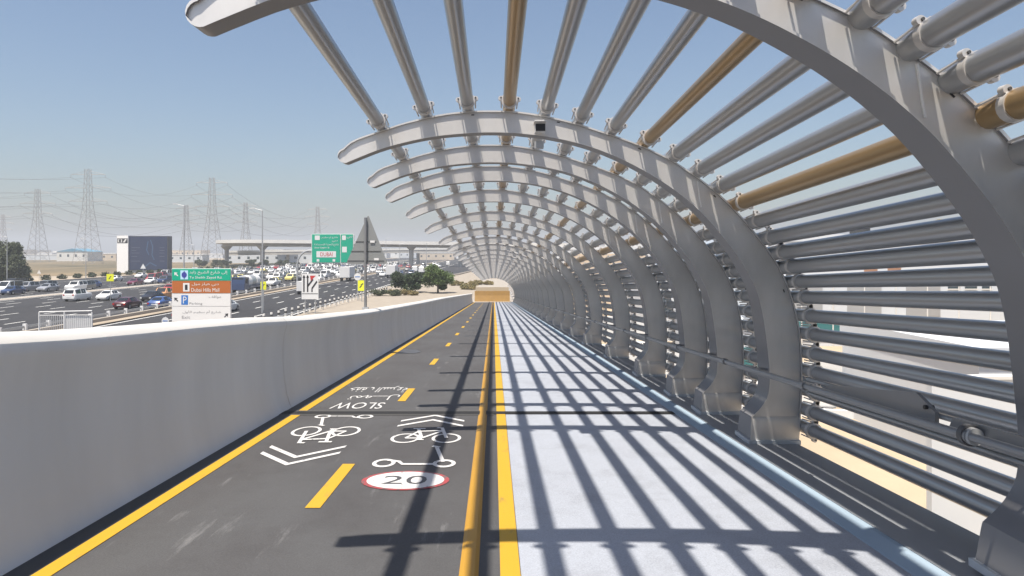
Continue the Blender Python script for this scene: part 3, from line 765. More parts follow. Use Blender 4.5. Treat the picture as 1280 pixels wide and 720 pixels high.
# overhead green sign on a curved arm
Yg = 150.; k_ = Yg / 900
ov = empty('overhead_sign', ((371 - 617) * k_, Yg, 0), 'big green overhead direction sign on a curved pole above the traffic', 'road sign')
gx0, gx1, gs, gz1, gz0 = (390 - 617) * k_ - ov.location.x, (441 - 617) * k_ - ov.location.x, (425.5 - 617) * k_ - ov.location.x, 7.2 + 22 * k_, 7.2 - 13 * k_
m = MB(); m.box(gx0, gs - .1, 0, .12, gz0, gz1); p1 = m.build('panel', M['sgreen'], ov)
m = MB(); m.box(gs + .1, gx1, 0, .12, gz0, gz1); p2 = m.build('panel', M['sgreen'], ov)
m = MB(); m.box(gx0 - .14, gx1 + .14, .125, .2, gz0 - .14, gz1 + .14); m.build('frame', M['swhite'], ov)
def OF(y, a, b): return lambda u, v: (a + (b - a) * u, -y, gz0 + (gz1 - gz0) * v)
f1 = OF(.02, gx0, gs - .1); f2 = OF(.02, gs + .1, gx1)
m = MB(); text_on(m, arab('شارع أم سقيم'), f1, .35, .92, .84, .95); text_on(m, arab('دبي'), f1, .72, .92, .72, .80); text_on(m, arab('شارع المدينة المستدامة'), f1, .08, .95, .58, .68); text_on(m, 'Umm Suqeim St', f1, .08, .62, .48, .56)
m.quad(f1(.10, .80), f1(.28, .80), f1(.28, .96), f1(.10, .96)); m.quad(f1(.16, .18), f1(.86, .18), f1(.86, .40), f1(.16, .40)); m.quad(f1(.17, .03), f1(.26, .03), f1(.26, .12), f1(.17, .12)); m.quad(f1(.74, .03), f1(.83, .03), f1(.83, .12), f1(.74, .12)); m.build('lettering', M['swhite'], p1)
fs_ = OF(.04, gx0, gs - .1)
m = MB(); text_on(m, 'DUBAI', fs_, .30, .74, .22, .36); m.build('red_lettering', M['sred'], p1)
m = MB(); text_on(m, arab('دبي'), f2, .5, .95, .84, .95); m.quad(f2(.10, .80), f2(.42, .80), f2(.42, .96), f2(.10, .96)); m.quad(f2(.10, .36), f2(.5, .36), f2(.5, .56), f2(.10, .56)); m.build('lettering', M['swhite'], p2)
m = MB(); pts = [(0, .3, 0), (0, .3, 4.2)] + [(2.6 * (1 - math.cos(R(a))), .3, 4.2 + 3.3 * math.sin(R(a))) for a in range(10, 91, 10)] + [(gx1 - 1, .3, 7.5)]
m.path(pts, .18, 10); m.build('curved_pole', M['galv'], ov, True)

# triangular sign seen from behind, fixed to the parapet
Yt = 18.6; kt = Yt / 900
tr = empty('warning_sign', ((457 - 617) * kt, Yt, zd(Yt)), 'grey back of a triangular warning sign on a pole at the parapet', 'road sign')
zz = lambda py: 7.2 - (py - 315) * kt - zd(Yt)
xx_ = lambda px: (px - 457) * kt
def roundpoly(P3, r, n=5):
    out = []
    for i in range(len(P3)):
        a = Vector(P3[i - 1]); b = Vector(P3[i]); c = Vector(P3[(i + 1) % len(P3)])
        p = b + (a - b).normalized() * r; q = b + (c - b).normalized() * r
        for k in range(n + 1):
            t = k / n; out.append(tuple(p * (1 - t) ** 2 + b * 2 * t * (1 - t) + q * t * t))
    return out
tp = roundpoly([(xx_(460), zz(268)), (xx_(484.5), zz(330)), (xx_(432), zz(330))], .08)
m = MB(); m.prism(tp, lambda p: (p[0], .03, p[1]), lambda p: (p[0], .045, p[1])); m.build('plate', M['sgrey'], tr)
m = MB(); m.prism(tp, lambda p: (p[0], .046, p[1]), lambda p: (p[0], .048, p[1])); m.build('sign_face', M['swhite'], tr)
m = MB(); m.tube((0, -.02, -.3), (0, -.02, zz(272)), .036, 14); m.build('pole', M['rail'], tr, True)
for py, hw in ((302, 13), (314, 19), (326, 23)):
    m = MB(); m.box(-hw * kt, hw * kt, .020, .029, zz(py) - .007, zz(py) + .007); m.build('brace', M['darkmetal'], tr)
for px, py in ((465, 302), (470, 324)):
    m = MB(); m.box(xx_(px) - .05, xx_(px) + .07, .005, .009, zz(py) - .028, zz(py) + .028); m.build('sticker', M['swhite'], tr)
m = MB(); m.box(-.14, .14, -.12, .12, -.10, -.0); m.v = []; m.f = []; m.mi = []; m.box(-.07, .07, -.09, .05, zz(390), zz(384)); m.build('base_clamp', M['galv'], tr)

# lane diagram sign
Yl = 84.; kl = Yl / 900
ls = empty('lane_sign', ((387.5 - 617) * kl, Yl, 0), 'white lane diagram sign with black lane arrows at the near road edge', 'road sign')
lz1, lz0, lh = 7.2 - (342 - 315) * kl, 7.2 - (374 - 315) * kl, 10.5 * kl
m = MB(); m.box(-lh, lh, 0, .05, lz0, lz1); pb = m.build('panel', M['swhite'], ls)
LF = lambda u, v: (-lh + 2 * lh * u, -.008, lz0 + (lz1 - lz0) * v)
m = MB()
for pl in ([(.14, .28), (.14, .9)], [(.36, .28), (.36, .9)], [(.36, .5), (.68, .78)], [(.62, .28), (.62, .42), (.92, .70)]): stroke(m, pl, .085, LF)
for q in (.14, .36): m.add([LF(q - .09, .84), LF(q + .09, .84), LF(q, .96)], [(0, 1, 2)])
m.quad(LF(.03, .20), LF(.97, .20), LF(.97, .225), LF(.03, .225)); m.build('lane_arrows', M['sblack'], pb)
m = MB(); m.add([(LF(.50, .92)[0], -.012, LF(.5, .92)[2]), (LF(.84, .92)[0], -.012, LF(.84, .92)[2]), (LF(.55, .70)[0], -.012, LF(.55, .72)[2])], [(0, 1, 2)]); m.build('red_mark', M['sred'], pb)
for s in (-.6, .6):
    m = MB(); m.tube((s * lh, .1, 0), (s * lh, .1, lz1 - .1), .06, 8); m.build('post', M['galv'], ls)

def small_sign(px, base, ptop, name, lab, shape, size, mt, py_c, extra=None, Yo=None):
    Y = Yo or 7.2 * 900 / (base - 315); k = Y / 900
    t = empty(name, ((px - 617) * k, Y, 0), lab, 'road sign')
    zt = 7.2 - (ptop - 315) * k; zc = 7.2 - (py_c - 315) * k; h = size * k / 2
    m = MB(); m.tube((0, 0, 0), (0, 0, zt), .05, 8); m.build('pole', M['galv'], t)
    m = MB()
    poly = {'round': ell(0, zc, h, h, 24), 'square': [(-h, zc - h), (h, zc - h), (h, zc + h), (-h, zc + h)], 'tall': [(-h * .7, zc - h), (h * .7, zc - h), (h * .7, zc + h), (-h * .7, zc + h)], 'tri': [(-h, zc - h * .8), (h, zc - h * .8), (0, zc + h)]}[shape]
    m.prism(poly, lambda p: (p[0], -.08, p[1]), lambda p: (p[0], -.05, p[1])); pl = m.build('plate', mt, t)
    m = MB()
    if extra == 'arrow': m.quad((-h * .7, -.09, zc - h * .12), (h * .7, -.09, zc - h * .12), (h * .7, -.09, zc + h * .12), (-h * .7, -.09, zc + h * .12)); m.build('bar', M['sblue'], pl)
    if extra == 'mark': stroke(m, [(-h * .35, zc - h * .4), (0, zc), (-h * .1, zc + .1 * h), (h * .3, zc + h * .4)], h * .2, lambda a, b: (a, -.09, b)); m.build('symbol', M['sblack'], pl)
    return t
small_sign(138, 376, 340, 'square_sign', 'bright yellow square warning sign standing amid the left lanes', 'square', 9, M['syel'], 347, 'mark')
small_sign(447, 376, 331, 'round_sign', 'round white and blue sign on a tall pole near the bollards', 'round', 9, M['swhite'], 346, 'arrow')
small_sign(452, 377, 351, 'yellow_sign', 'yellow hazard sign beside the round sign pole', 'tall', 13, M['syel'], 357, 'mark')
small_sign(329.5, 388, 350, 'yellow_sign', 'yellow hazard sign next to the tall lamp post', 'tall', 10, M['syel'], 357, 'mark')
small_sign(179, 347, 330, 'triangle_sign', 'small white triangular sign standing before the billboard', 'tri', 7, M['swhite'], 333)
small_sign(49, 350, 337, 'triangle_sign', 'tiny pale triangular sign in front of the dry field', 'tri', 5, M['swhite'], 340)
small_sign(207, 412, 396, 'round_sign', 'small blue and white round sign just above the parapet', 'round', 9, M['swhite'], 401, 'arrow')

# white steel pens behind the parapet
Yf = 60.; kf = Yf / 900
pen = empty('steel_barrier', ((82 - 617) * kf, Yf, 0), 'white steel barred barrier with a boarded half beyond the parapet', 'barrier')
pw_ = 33 * kf; pz = 7.2 - (390 - 315) * kf
m = MB()
for a in (-pw_, -.1, pw_): m.tube((a, 0, 0), (a, 0, pz), .06, 8)
m.tube((-pw_, 0, pz), (pw_, 0, pz + .1), .05, 8); m.tube((-pw_, 0, pz - .28), (pw_, 0, pz - .25), .03, 8); m.build('frame', M['white'], pen)
m = MB(); k = -pw_ + .15
while k < pw_ - .1: m.tube((k, 0, .1), (k, 0, pz - .28), .022, 5); k += .17
m.build('bars', M['white'], pen)
m = MB(); m.box(0, pw_ - .06, .05, .08, .1, pz - .36); m.build('board', M['white'], pen)

# lamp posts
def lamp(x, y, h, lab, arm=-1):
    t = empty('street_lamp', (x, y, 0), lab, 'street lamp', 'street lamps along the highway')
    m = MB(); m.tube((0, 0, 0), (0, 0, h), .11, 10, .06); m.build('pole', M['galv'], t, True)
    m = MB(); m.tube((0, 0, h), (arm * 1.0, 0, h + .25), .045, 6); m.box(min(arm * .9, arm * 1.5), max(arm * .9, arm * 1.5), -.12, .12, h + .22, h + .32); m.build('lamp_head', M['white'], t)
lamp(-27.3, 85, 12.1, 'tall slim white street lamp left of the lane diagram sign')
lamp(-43.0, 100, 13.6, 'tall street lamp rising above the brown direction sign')
lamp(-111.5, 165, 10.6, 'street lamp in front of the big dark tree')
lamp(-107.6, 190, 10.5, 'street lamp in front of the dry field')
lamp(-77, 185, 9., 'shorter street lamp right above the direction sign')
lamp(-39.6, 205, 12, 'street lamp behind the green overhead sign')
lamp(-39.6, 265, 12, 'street lamp far along the median', 1)
lamp(-21.5, 165, 9, 'street lamp left of the bushes', 1)
lamp(-21.0, 225, 10, 'street lamp beyond the bushes', 1)

# ------------------------------------------------------------------ billboard
Yb = 250.; kb = Yb / 900
bb = empty('billboard', ((178 - 617) * kb, Yb, 0), 'large white billboard structure with a dark blue lit picture', 'billboard')
bx = lambda px: (px - 178) * kb
bz = lambda py: 7.2 - (py - 315) * kb
m = MB(); m.box(bx(147), bx(161), -.5, 4, 0, bz(294.5)); m.build('tower', mat('tower_white', (.85, .85, .85), .5), bb)
m = MB(); m.box(bx(161) + .02, bx(209.5), 0, 3.5, bz(338), bz(295)); m.build('frame', M['darkmetal'], bb)
m = MB(); m.box(bx(161) + .02, bx(210), .4, 3.2, 0, bz(338) - .02); m.build('base', M['bblue'], bb)
def billmat():
    mm = mat('billboard_print', (.03, .05, .12), .45); nt = mm.node_tree; b = nt.nodes['Principled BSDF']
    tc = nt.nodes.new('ShaderNodeTexCoord'); mp = nt.nodes.new('ShaderNodeMapping'); mp.inputs['Location'].default_value = (0, 0, -6.5); mp.inputs['Scale'].default_value = (.25, .2, .13)
    g = nt.nodes.new('ShaderNodeTexGradient'); g.gradient_type = 'SPHERICAL'
    c = nt.nodes.new('ShaderNodeValToRGB'); c.color_ramp.elements[0].color = (.022, .035, .085, 1); c.color_ramp.elements[1].color = (.10, .20, .34, 1)
    L = nt.links.new; L(tc.outputs['Object'], mp.inputs[0]); L(mp.outputs[0], g.inputs[0]); L(g.outputs[0], c.inputs[0]); L(c.outputs[0], b.inputs['Base Color'])
    return mm
m = MB(); m.quad((bx(161.5), -.02, bz(337.5)), (bx(209), -.02, bz(337.5)), (bx(209), -.02, bz(295.6)), (bx(161.5), -.02, bz(295.6))); pic = m.build('picture', billmat(), bb)
BF = lambda u, v: (bx(161.5) + (bx(209) - bx(161.5)) * u, -.05, bz(337.5) + (bz(295.6) - bz(337.5)) * v)
m = MB()
for pl, w in (([(.50, .86), (.46, .6), (.52, .45)], .35), ([(.56, .9), (.62, .7), (.60, .45), (.66, .3)], .3), ([(.42, .1), (.55, .22), (.72, .12)], .4)):
    stroke(m, [(p[0] * 13.2, p[1] * 11.6) for p in pl], w, lambda a, b: BF(a / 13.2, b / 11.6))
m.build('figure_shape', mat('print_pale_blue', (.05, .10, .19), .5), pic)
m = MB()
for v in (.66, .58, .50, .40, .26):
    m.quad(BF(.06, v), BF(.24 + .05 * math.sin(v * 30), v), BF(.24 + .05 * math.sin(v * 30), v + .012), BF(.06, v + .012)); m.quad(BF(.80, v), BF(.93, v), BF(.93, v + .012), BF(.80, v + .012))
m.build('print_lines', mat('print_grey', (.14, .15, .2), .5), pic)
m = MB(); tf = lambda u, v: (bx(147.5) + (bx(160.5) - bx(147.5)) * u, -.53, bz(304) + (bz(298) - bz(304)) * v)
m.quad(tf(0, 0), tf(1, 0), tf(1, 1), tf(0, 1)); lg = m.build('logo_panel', M['sblack'], bb)
tf2 = lambda u, v: (tf(u, v)[0], -.56, tf(u, v)[2])
m = MB(); stroke(m, [(.12 + .0, .2), (.42, .2), (.42, .8), (.12, .8)], .1, tf2, True); m.add([tf2(.55, .15), tf2(.72, .15), tf2(.92, .85), tf2(.75, .85)], [(0, 1, 2, 3)]); m.build('logo', M['swhite'], lg)

# ------------------------------------------------------------------ trees and scrub
def crown(cx, cy, cz, lobes, nleaf, size, mt, name, parent, seed=1, flat=.75):
    rnd = random.Random(seed); m = MB()
    for _ in range(nleaf):
        lb = rnd.choice(lobes); 
        while True:
            p = Vector((rnd.uniform(-1, 1), rnd.uniform(-1, 1), rnd.uniform(-1, 1)))
            if p.length <= 1: break
        p = p * (.55 + .45 * rnd.random()) if p.length > .6 else p.normalized() * (.6 + .45 * rnd.random())
        c = Vector((lb[0] + p.x * lb[3], lb[1] + p.y * lb[3], lb[2] + p.z * lb[3] * flat))
        a = Vector((rnd.gauss(0, 1), rnd.gauss(0, 1), rnd.gauss(0, 1))).normalized(); b = a.cross(Vector((rnd.gauss(0, 1), rnd.gauss(0, 1), rnd.gauss(0, 1)))).normalized()
        s = size * rnd.uniform(.5, 1.3)
        m.add([c - a * s, c + b * s * .5, c + a * s, c - b * s * .5], [(0, 1, 2, 3)])
    return m.build(name, mt, parent)
def tree(name, x, y, lobes, n, size, mt, lab, cat, group=None, seed=1, trunk=None, flat=.75):
    t = empty(name, (x, y, 0), lab, cat, group)
    crown(0, 0, 0, lobes, n, size, mt, 'crown', t, seed, flat)
    if trunk:
        m = MB()
        for lb in lobes[:6]: m.tube((0, 0, trunk * .35), (lb[0] * .8, lb[1] * .8, lb[2]), .09, 6, .03)
        m.tube((0, 0, -.1), (0, 0, trunk * .4), .2, 8, .14); m.build('trunk', M['trunk'], t, True)
    return t
rnd = random.Random(3)
def lobset(w, d, z0, z1, r, n, rn):
    return [(rn.uniform(-w, w), rn.uniform(-d, d), rn.uniform(z0, z1), r * rn.uniform(.6, 1.15)) for _ in range(n)]
x, y = at(508, 365); tree('bush', x, 128, lobset(2.9, 2.0, .9, 3.0, 1.35, 16, rnd), 14000, .16, M['leaf'], 'wide dark green bush left of the rounder bush beside the bridge end', 'bush', None, 2, 2.5)
x, y = at(548, 366); tree('bush', x, 126, lobset(1.8, 1.7, 1.0, 4.3, 1.45, 16, rnd), 14000, .16, M['leaf2'], 'taller round fresh green bush beside the end of the parapet', 'bush', None, 4, 3)
for i, (px, py, w, lab) in enumerate(((503, 369, 3.0, 'low dry brown scrub in front of the wide dark bush'), (482, 370, 2.2, 'low olive scrub on the sandy verge near the warning sign pole'), (580, 357, 2.6, 'olive green scrub right of the round bush'), (585, 362, 1.2, 'greyish dry scrub beside the orange barrier'), (604, 356, 2.0, 'dry scrub behind the orange barrier'))):
    x, y = at(px, py); tree('scrub', x, y, lobset(w, 1.2, .2, .75, .75, 12, rnd), 3600, .13, M['scrub'] if i != 1 else M['leafolive'], lab, 'scrub', None, 10 + i, None, .6)
tree('large_tree', -118., 172, [(-5, 0, 5, 3.6), (-1, 1, 7.2, 3.4), (2.6, 0, 6.0, 3.0), (4.3, -1, 4.2, 2.6), (0, -1, 3.6, 3.2), (-3, 1, 8.0, 2.6), (5, 0, 2.6, 2.3), (-7, 0, 7, 3), (1, 0, 2, 2.5), (-6, -1, 2.4, 2.6), (3, .5, 8, 1.9)], 26000, .30, M['leafolive'], 'big dark olive tree at the left edge beyond the highway', 'tree', None, 20, 5, .9)
for i, (px, py, r) in enumerate(((179, 339, 1.6), (190, 339, 2.0), (198, 340, 1.4), (249, 332, 2.8), (272, 331, 2.6), (284, 332, 1.8), (313, 331, 2.2), (330, 331, 2.0), (353, 330, 2.2))):
    Y = min(7.2 * 900 / (py - 315), 345); x = (px - 617) / 900 * Y
    tree('small_tree', x, Y, lobset(r, r, 1.2, 3.0, r * .7, 6, rnd), 1500, .35, M['leafolive'] if i > 2 else M['leaf'], ['leftmost dark shrub before the billboard picture', 'largest dark shrub before the billboard picture', 'rightmost dark shrub before the billboard picture'][i] if i < 3 else 'hazy olive roadside tree under the flyover, ' + ordn[i - 2] + ' from the left', 'tree', None, 30 + i, 2)
tag(crown(0, 0, 0, [(-115 + 0 * k, 150 + k * 7, .5, 1.3) for k in range(40)], 9000, .3, M['hedge'], 'hedge', None, 77, .7), 'low dark hedge strip running along the far side of the highway', 'hedge')

# ------------------------------------------------------------------ flyover
fo = empty('flyover', (-60, 350, 0), 'long pale concrete flyover crossing the highway in the distance', 'flyover')
cl = []
for k in range(0, 13):   # curve away at the left end
    a = R(90 - 90 * k / 12); cl.append((-143 + 0 - 8 * math.sin(a) + 0, 350 + 26 * (math.sin(a)) ** 1.5 * 1.2, 12.2))
cl = [(-146 + 1.2 * math.sin(R(90 * k / 8)) ** 1, 440 - 82 * math.sin(R(90 * k / 8)), 12.2) for k in range(8)]
cl = [(-100, 520, 12.6), (-128, 470, 12.5), (-140, 430, 12.5), (-142, 395, 12.4), (-136, 370, 12.3), (-125, 357, 12.3), (-108, 352, 12.2), (-60, 350, 11.7), (0, 350, 10.9), (60, 352, 10.2), (120, 356, 9.6)]
def ribbon(mb, cl, off0, off1, z0, z1):
    n = len(cl); L = []
    for i, p in enumerate(cl):
        a = Vector(cl[max(i - 1, 0)]); b = Vector(cl[min(i + 1, n - 1)]); d = (b - a); d.z = 0; d.normalize(); nn = Vector((-d.y, d.x, 0))
        q = Vector(p) - Vector((-60, 350, 0))
        L.append([q + nn * off0 + Vector((0, 0, z0)), q + nn * off1 + Vector((0, 0, z0)), q + nn * off1 + Vector((0, 0, z1)), q + nn * off0 + Vector((0, 0, z1))])
    for a, b in zip(L, L[1:]):
        mb.add(a + b, [(0, 1, 5, 4), (1, 2, 6, 5), (2, 3, 7, 6), (3, 0, 4, 7)])
cl2 = cr(cl, 60)
m = MB(); ribbon(m, cl2, -6, 6, -.9, -.1); ribbon(m, cl2, -3.2, 3.2, -2.0, -.901); m.build('deck', M['concrete'], fo)
m = MB(); ribbon(m, cl2, -6.3, -6.001, -.7, .9); m.build('parapet', M['offwhite'], fo)
m = MB(); ribbon(m, cl2, 6.001, 6.3, -.7, .9); m.build('parapet', M['offwhite'], fo)
for x, y in ((-139, 375), (-113, 352), (-76, 350.5), (-40, 350), (-16, 350), (20, 350), (55, 352), (95, 355)):
    m = MB(); m.tube((x + 60, y - 350, 0), (x + 60, y - 350, 8.2), 1.1, 12); m.tube((x + 60, y - 350, 8.2), (x + 60, y - 350, 10.2), 1.1, 12, 3.0); m.build('pier', M['concrete'], fo, True)
# second flyover farther
f3 = empty('flyover', (-60, 420, 0), 'second lower concrete ramp seen beneath the long flyover', 'flyover')
m = MB(); m.prism([(-95, 6.8), (20, 8.4), (190, 10.2), (190, 8.6), (20, 6.8), (-95, 5.2)], lambda p: (p[0], -5, p[1]), lambda p: (p[0], 5, p[1])); m.build('deck', M['concrete'], f3)
m = MB(); m.prism([(-95, 7.9), (20, 9.5), (190, 11.3), (190, 10.21), (20, 8.41), (-95, 6.81)], lambda p: (p[0], -5.2, p[1]), lambda p: (p[0], -4.95, p[1])); m.build('parapet', M['offwhite'], f3)
for k in range(5): m = MB(); m.tube((-60 + k * 38, 0, 0), (-60 + k * 38, 0, 5.6 + k * .45), .9, 10); m.build('pier', M['concrete'], f3)

# ------------------------------------------------------------------ far buildings
brn = random.Random(11)
mats_b = [M['bwhite'], M['offwhite'], M['bbeige'], M['metalroof'], M['bwhite'], M['bbeige']]
def low_building(x, y, w, d, h, mt, lab, roofm=None, wins=True, name='low_building'):
    t = empty(name, (x, y, 0), lab, 'building')
    m = MB(); m.box(-w / 2, w / 2, 0, d, 0, h); m.build('wall', mt, t)
    m = MB()
    if roofm: m.prism([(-w / 2 - .3, h), (0, h + w * .10), (w / 2 + .3, h)], lambda p: (p[0], -.3, p[1] + .01), lambda p: (p[0], d + .3, p[1] + .01)); m.build('roof', roofm, t)
    else: m.box(-w / 2 - .15, w / 2 + .15, -.15, d + .15, h + .002, h + .5); m.build('roof_edge', M['offwhite'], t)
    if wins:
        n = max(2, int(w / 6)); wm = MB()
        for k in range(n):
            c = -w / 2 + (k + .5) * w / n
            if n <= 12:
                wm = MB(); wm.box(c - .8, c + .8, -.03, .02, h * .45, h * .72); wm.build('window', M['winglass'], t)
    return t
specs = []
px = -10; i = 0
descr = ['white', 'off-white', 'beige', 'grey metal', 'bright white', 'sand coloured']
while px < 640:
    Y = brn.uniform(620, 900); w_px = brn.uniform(16, 46); h_px = brn.uniform(1, 7)
    w = w_px * Y / 900; h = max(4., 7.2 + (h_px - 4) * Y / 900); j = brn.randrange(6)
    low_building((px + w_px / 2 - 617) / 900 * Y, Y, w, 30, h, mats_b[j], 'distant low %s industrial building, %s from the left on the skyline' % (descr[j], ordn[min(i + 1, 25)]), None, w < 60)
    px += w_px * brn.uniform(.8, 1.25); i += 1
low_building((90 - 617) / 900 * 560, 560, 24, 22, 7.5, M['offwhite'], 'hall with a blue pitched roof on the skyline beyond the dry field', M['roofblue'])
low_building((226 - 617) / 900 * 500, 500, 30, 12, 5, M['bwhite'], 'long white shed right of the billboard')
low_building((60 - 617) / 900 * 640, 640, 70, 10, 4.5, M['bwhite'], 'long white boundary building at the back of the dry field', None, False)
low_building((115 - 617) / 900 * 600, 600, 40, 10, 5.5, M['bbeige'], 'beige building behind the tall pylon and left of the billboard')
low_building((340 - 617) / 900 * 460, 460, 60, 10, 6.0, M['bwhite'], 'long white building seen under the flyover')

# ------------------------------------------------------------------ right side compound
def box_building(name, x, y, w, d, h, mt, lab, winspec=(), parapet=True, base_band=None):
    t = empty(name, (x, y, 0), lab, 'building')
    m = MB(); m.box(0, w, 0, d, 0, h); m.build('wall', mt, t)
    if parapet:
        m = MB()
        for (a, b, c, e) in ((-.08, w + .08, -.08, .22), (-.08, w + .08, d - .22, d + .08), (-.08, .22, .225, d - .225), (w - .22, w + .08, .225, d - .225)): m.box(a, b, c, e, h + .002, h + .55)
        m.build('roof_parapet', mt, t)
    for (a, b, z0, z1, mm) in winspec:
        m = MB(); m.box(a, b, -.05, .01, z0, z1); wn = m.build('window', mm, t)
        m = MB(); m.box(a - .08, b + .08, -.09, -.051, z0 - .08, z0 - .0); m.build('sill', M['offwhite'], wn)
    return t
sheet('yard', 3.6, 140, 5, 200, .012, M['yard'])
sheet('service_lane', 20, 120, 38, 47, .03, mat('lane_grey', (.35, .34, .32), .9, noise=.15, nscale=(.4, .4, .4)))
# near white flat building at lower right
t = empty('boundary_wall', (10.65, 17.5, 0), 'tall white wall ending in a sharp corner low behind the right pipes', 'wall')
m = MB(); m.box(0, 16, 0, .22, 0, 4.1); m.build('wall', M['bwhite'], t)
m = MB(); m.box(-.03, 16, -.03, .25, 4.102, 4.18); m.build('coping', M['offwhite'], t)
box_building('flat_roof_building', 15.5, 23, 13, 9, 3.6, M['bwhite'], 'low white flat-roofed building directly behind the tall white wall')
nb2 = box_building('flat_roof_building', 20.5, 55, 22, 24, 8.0, M['bwhite'], 'large white warehouse with teal glass at its foot behind the pipes', ((7.8, 8.8, 5.6, 6.4, M['bbrown']), (9.6, 10.6, 5.6, 6.4, M['bbrown']), (1.5, 9.0, .6, 1.9, M['tealglass']), (10.2, 12, .5, 1.9, M['bblue']), (14.2, 15.1, 4.4, 5.5, M['winglass']), (15.5, 16.4, 4.4, 5.5, M['winglass']), (16.8, 17.5, 4.4, 5.5, M['winglass'])))
box_building('annex_building', 42.6, 52, 5, 20, 7.4, M['bblue'], 'blue-grey annex at the right of the white warehouse', ((1, 2, 3, 4.2, M['winglass']),))
box_building('annex_building', 17.0, 57, 3.4, 20, 7.2, M['bblue'], 'blue-grey annex at the left of the white warehouse')
box_building('villa', 38, 40, 12, 9, 4.6, M['bbeige'], 'beige villa in front of the blue-grey annex', ((1, 2.4, 1.4, 3.2, M['winglass']), (4, 5.4, 1.4, 3.2, M['winglass'])))
box_building('villa', 24.5, 88, 13, 12, 8.2, M['bbrown'], 'brown brick villa left behind the white warehouse', ((2, 3.4, 1.4, 3, M['winglass']), (5, 6.4, 4.4, 6, M['winglass'])))
box_building('villa', 14, 66, 8, 12, 4.2, M['bwhite'], 'small white villa seen between the second and third arches', ((1, 2.2, 1.4, 3, M['winglass']), (4.5, 6, 1.4, 3, M['winglass'])))
box_building('villa', 12, 40, 4.5, 8, 2.9, M['bwhite'], 'low white store with teal front near the bridge', ((.6, 3.9, .5, 1.9, M['tealglass']),))
box_building('villa', 10, 90, 9, 12, 6.4, M['bbeige'], 'beige villa far behind the arch legs', ((1, 2.6, 1.4, 3, M['winglass']), (5, 6.4, 1.4, 3, M['winglass'])))
box_building('villa', 11, 125, 14, 12, 7.6, M['bwhite'], 'white villa far behind the arch legs', ((1, 2.6, 1.4, 3, M['winglass']), (5, 6.4, 4.4, 6, M['winglass'])))
vr = random.Random(5)
for i in range(16):
    x = 30 + i * 12 + vr.uniform(-3, 3); y = vr.uniform(110, 230); w = vr.uniform(9, 16); h = vr.uniform(6.5, 9.8)
    mt = vr.choice([M['bwhite'], M['bbeige'], M['offwhite'], M['bbeige']])
    box_building('villa', x, y, w, 12, h, mt, 'distant flat-roofed villa on the right, %s from the bridge' % ordn[i + 1], tuple((1 + 3.5 * k, 2.3 + 3.5 * k, z, z + 1.5, M['winglass']) for k in range(int((w - 2) / 3.5)) for z in (1.3, 4.6)))
for i, (x, y, z, w_) in enumerate(((24, 58, 8.0, 1.6), (27.5, 61, 8.0, 1.2), (33, 57, 8.0, 2.0), (37, 62, 8.0, 1.3), (44.5, 54, 7.4, 1.2))):
    t = empty('rooftop_unit', (x, y, z), 'grey air-conditioning unit on the warehouse roof, %s from the left' % ordn[i + 1], 'rooftop unit')
    m = MB(); m.box(-w_ / 2, w_ / 2, -.5, .5, .12, 1.15); m.build('casing', M['galv'], t)
    m = MB(); m.tube((0, 0, 1.152), (0, 0, 1.22), .38, 14); m.build('fan_ring', M['darkmetal'], t)
    m = MB(); m.box(-w_ / 2 + .1, w_ / 2 - .1, -.4, .4, 0, .118); m.build('feet', M['darkmetal'], t)
t = empty('water_tank', (29.5, 58, 8.0), 'dark round water tank on the warehouse roof', 'water tank')
m = MB(); m.tube((0, 0, .1), (0, 0, 1.3), .75, 18); m.tube((0, 0, 1.3), (0, 0, 1.55), .75, 18, .3); m.build('tank', M['bollb'], t, True)
m = MB(); m.box(-.7, .7, -.7, .7, -.0, .098); m.build('stand', M['galv'], t)
for i, (x, z, w_, h_) in enumerate(((22.5, 0, 2.6, 3.2), (27, 0, 2.6, 3.2), (31.5, 0, 2.6, 3.2))):
    m = MB(); m.box(x - 20.5, x - 20.5 + w_, -.06, .012, 2.3, 5.0); m.build('shutter', M['galv'], nb2)
m = MB(); m.box(-.05, 22.05, -.12, -.002, 5.25, 5.36); m.build('string_course', M['offwhite'], nb2)
for k in range(9):
    m = MB(); m.tube((2.4 * k + .6, -.07, 0), (2.4 * k + .6, -.07, 5.2), .05, 6); m.build('downpipe', M['offwhite'], nb2)
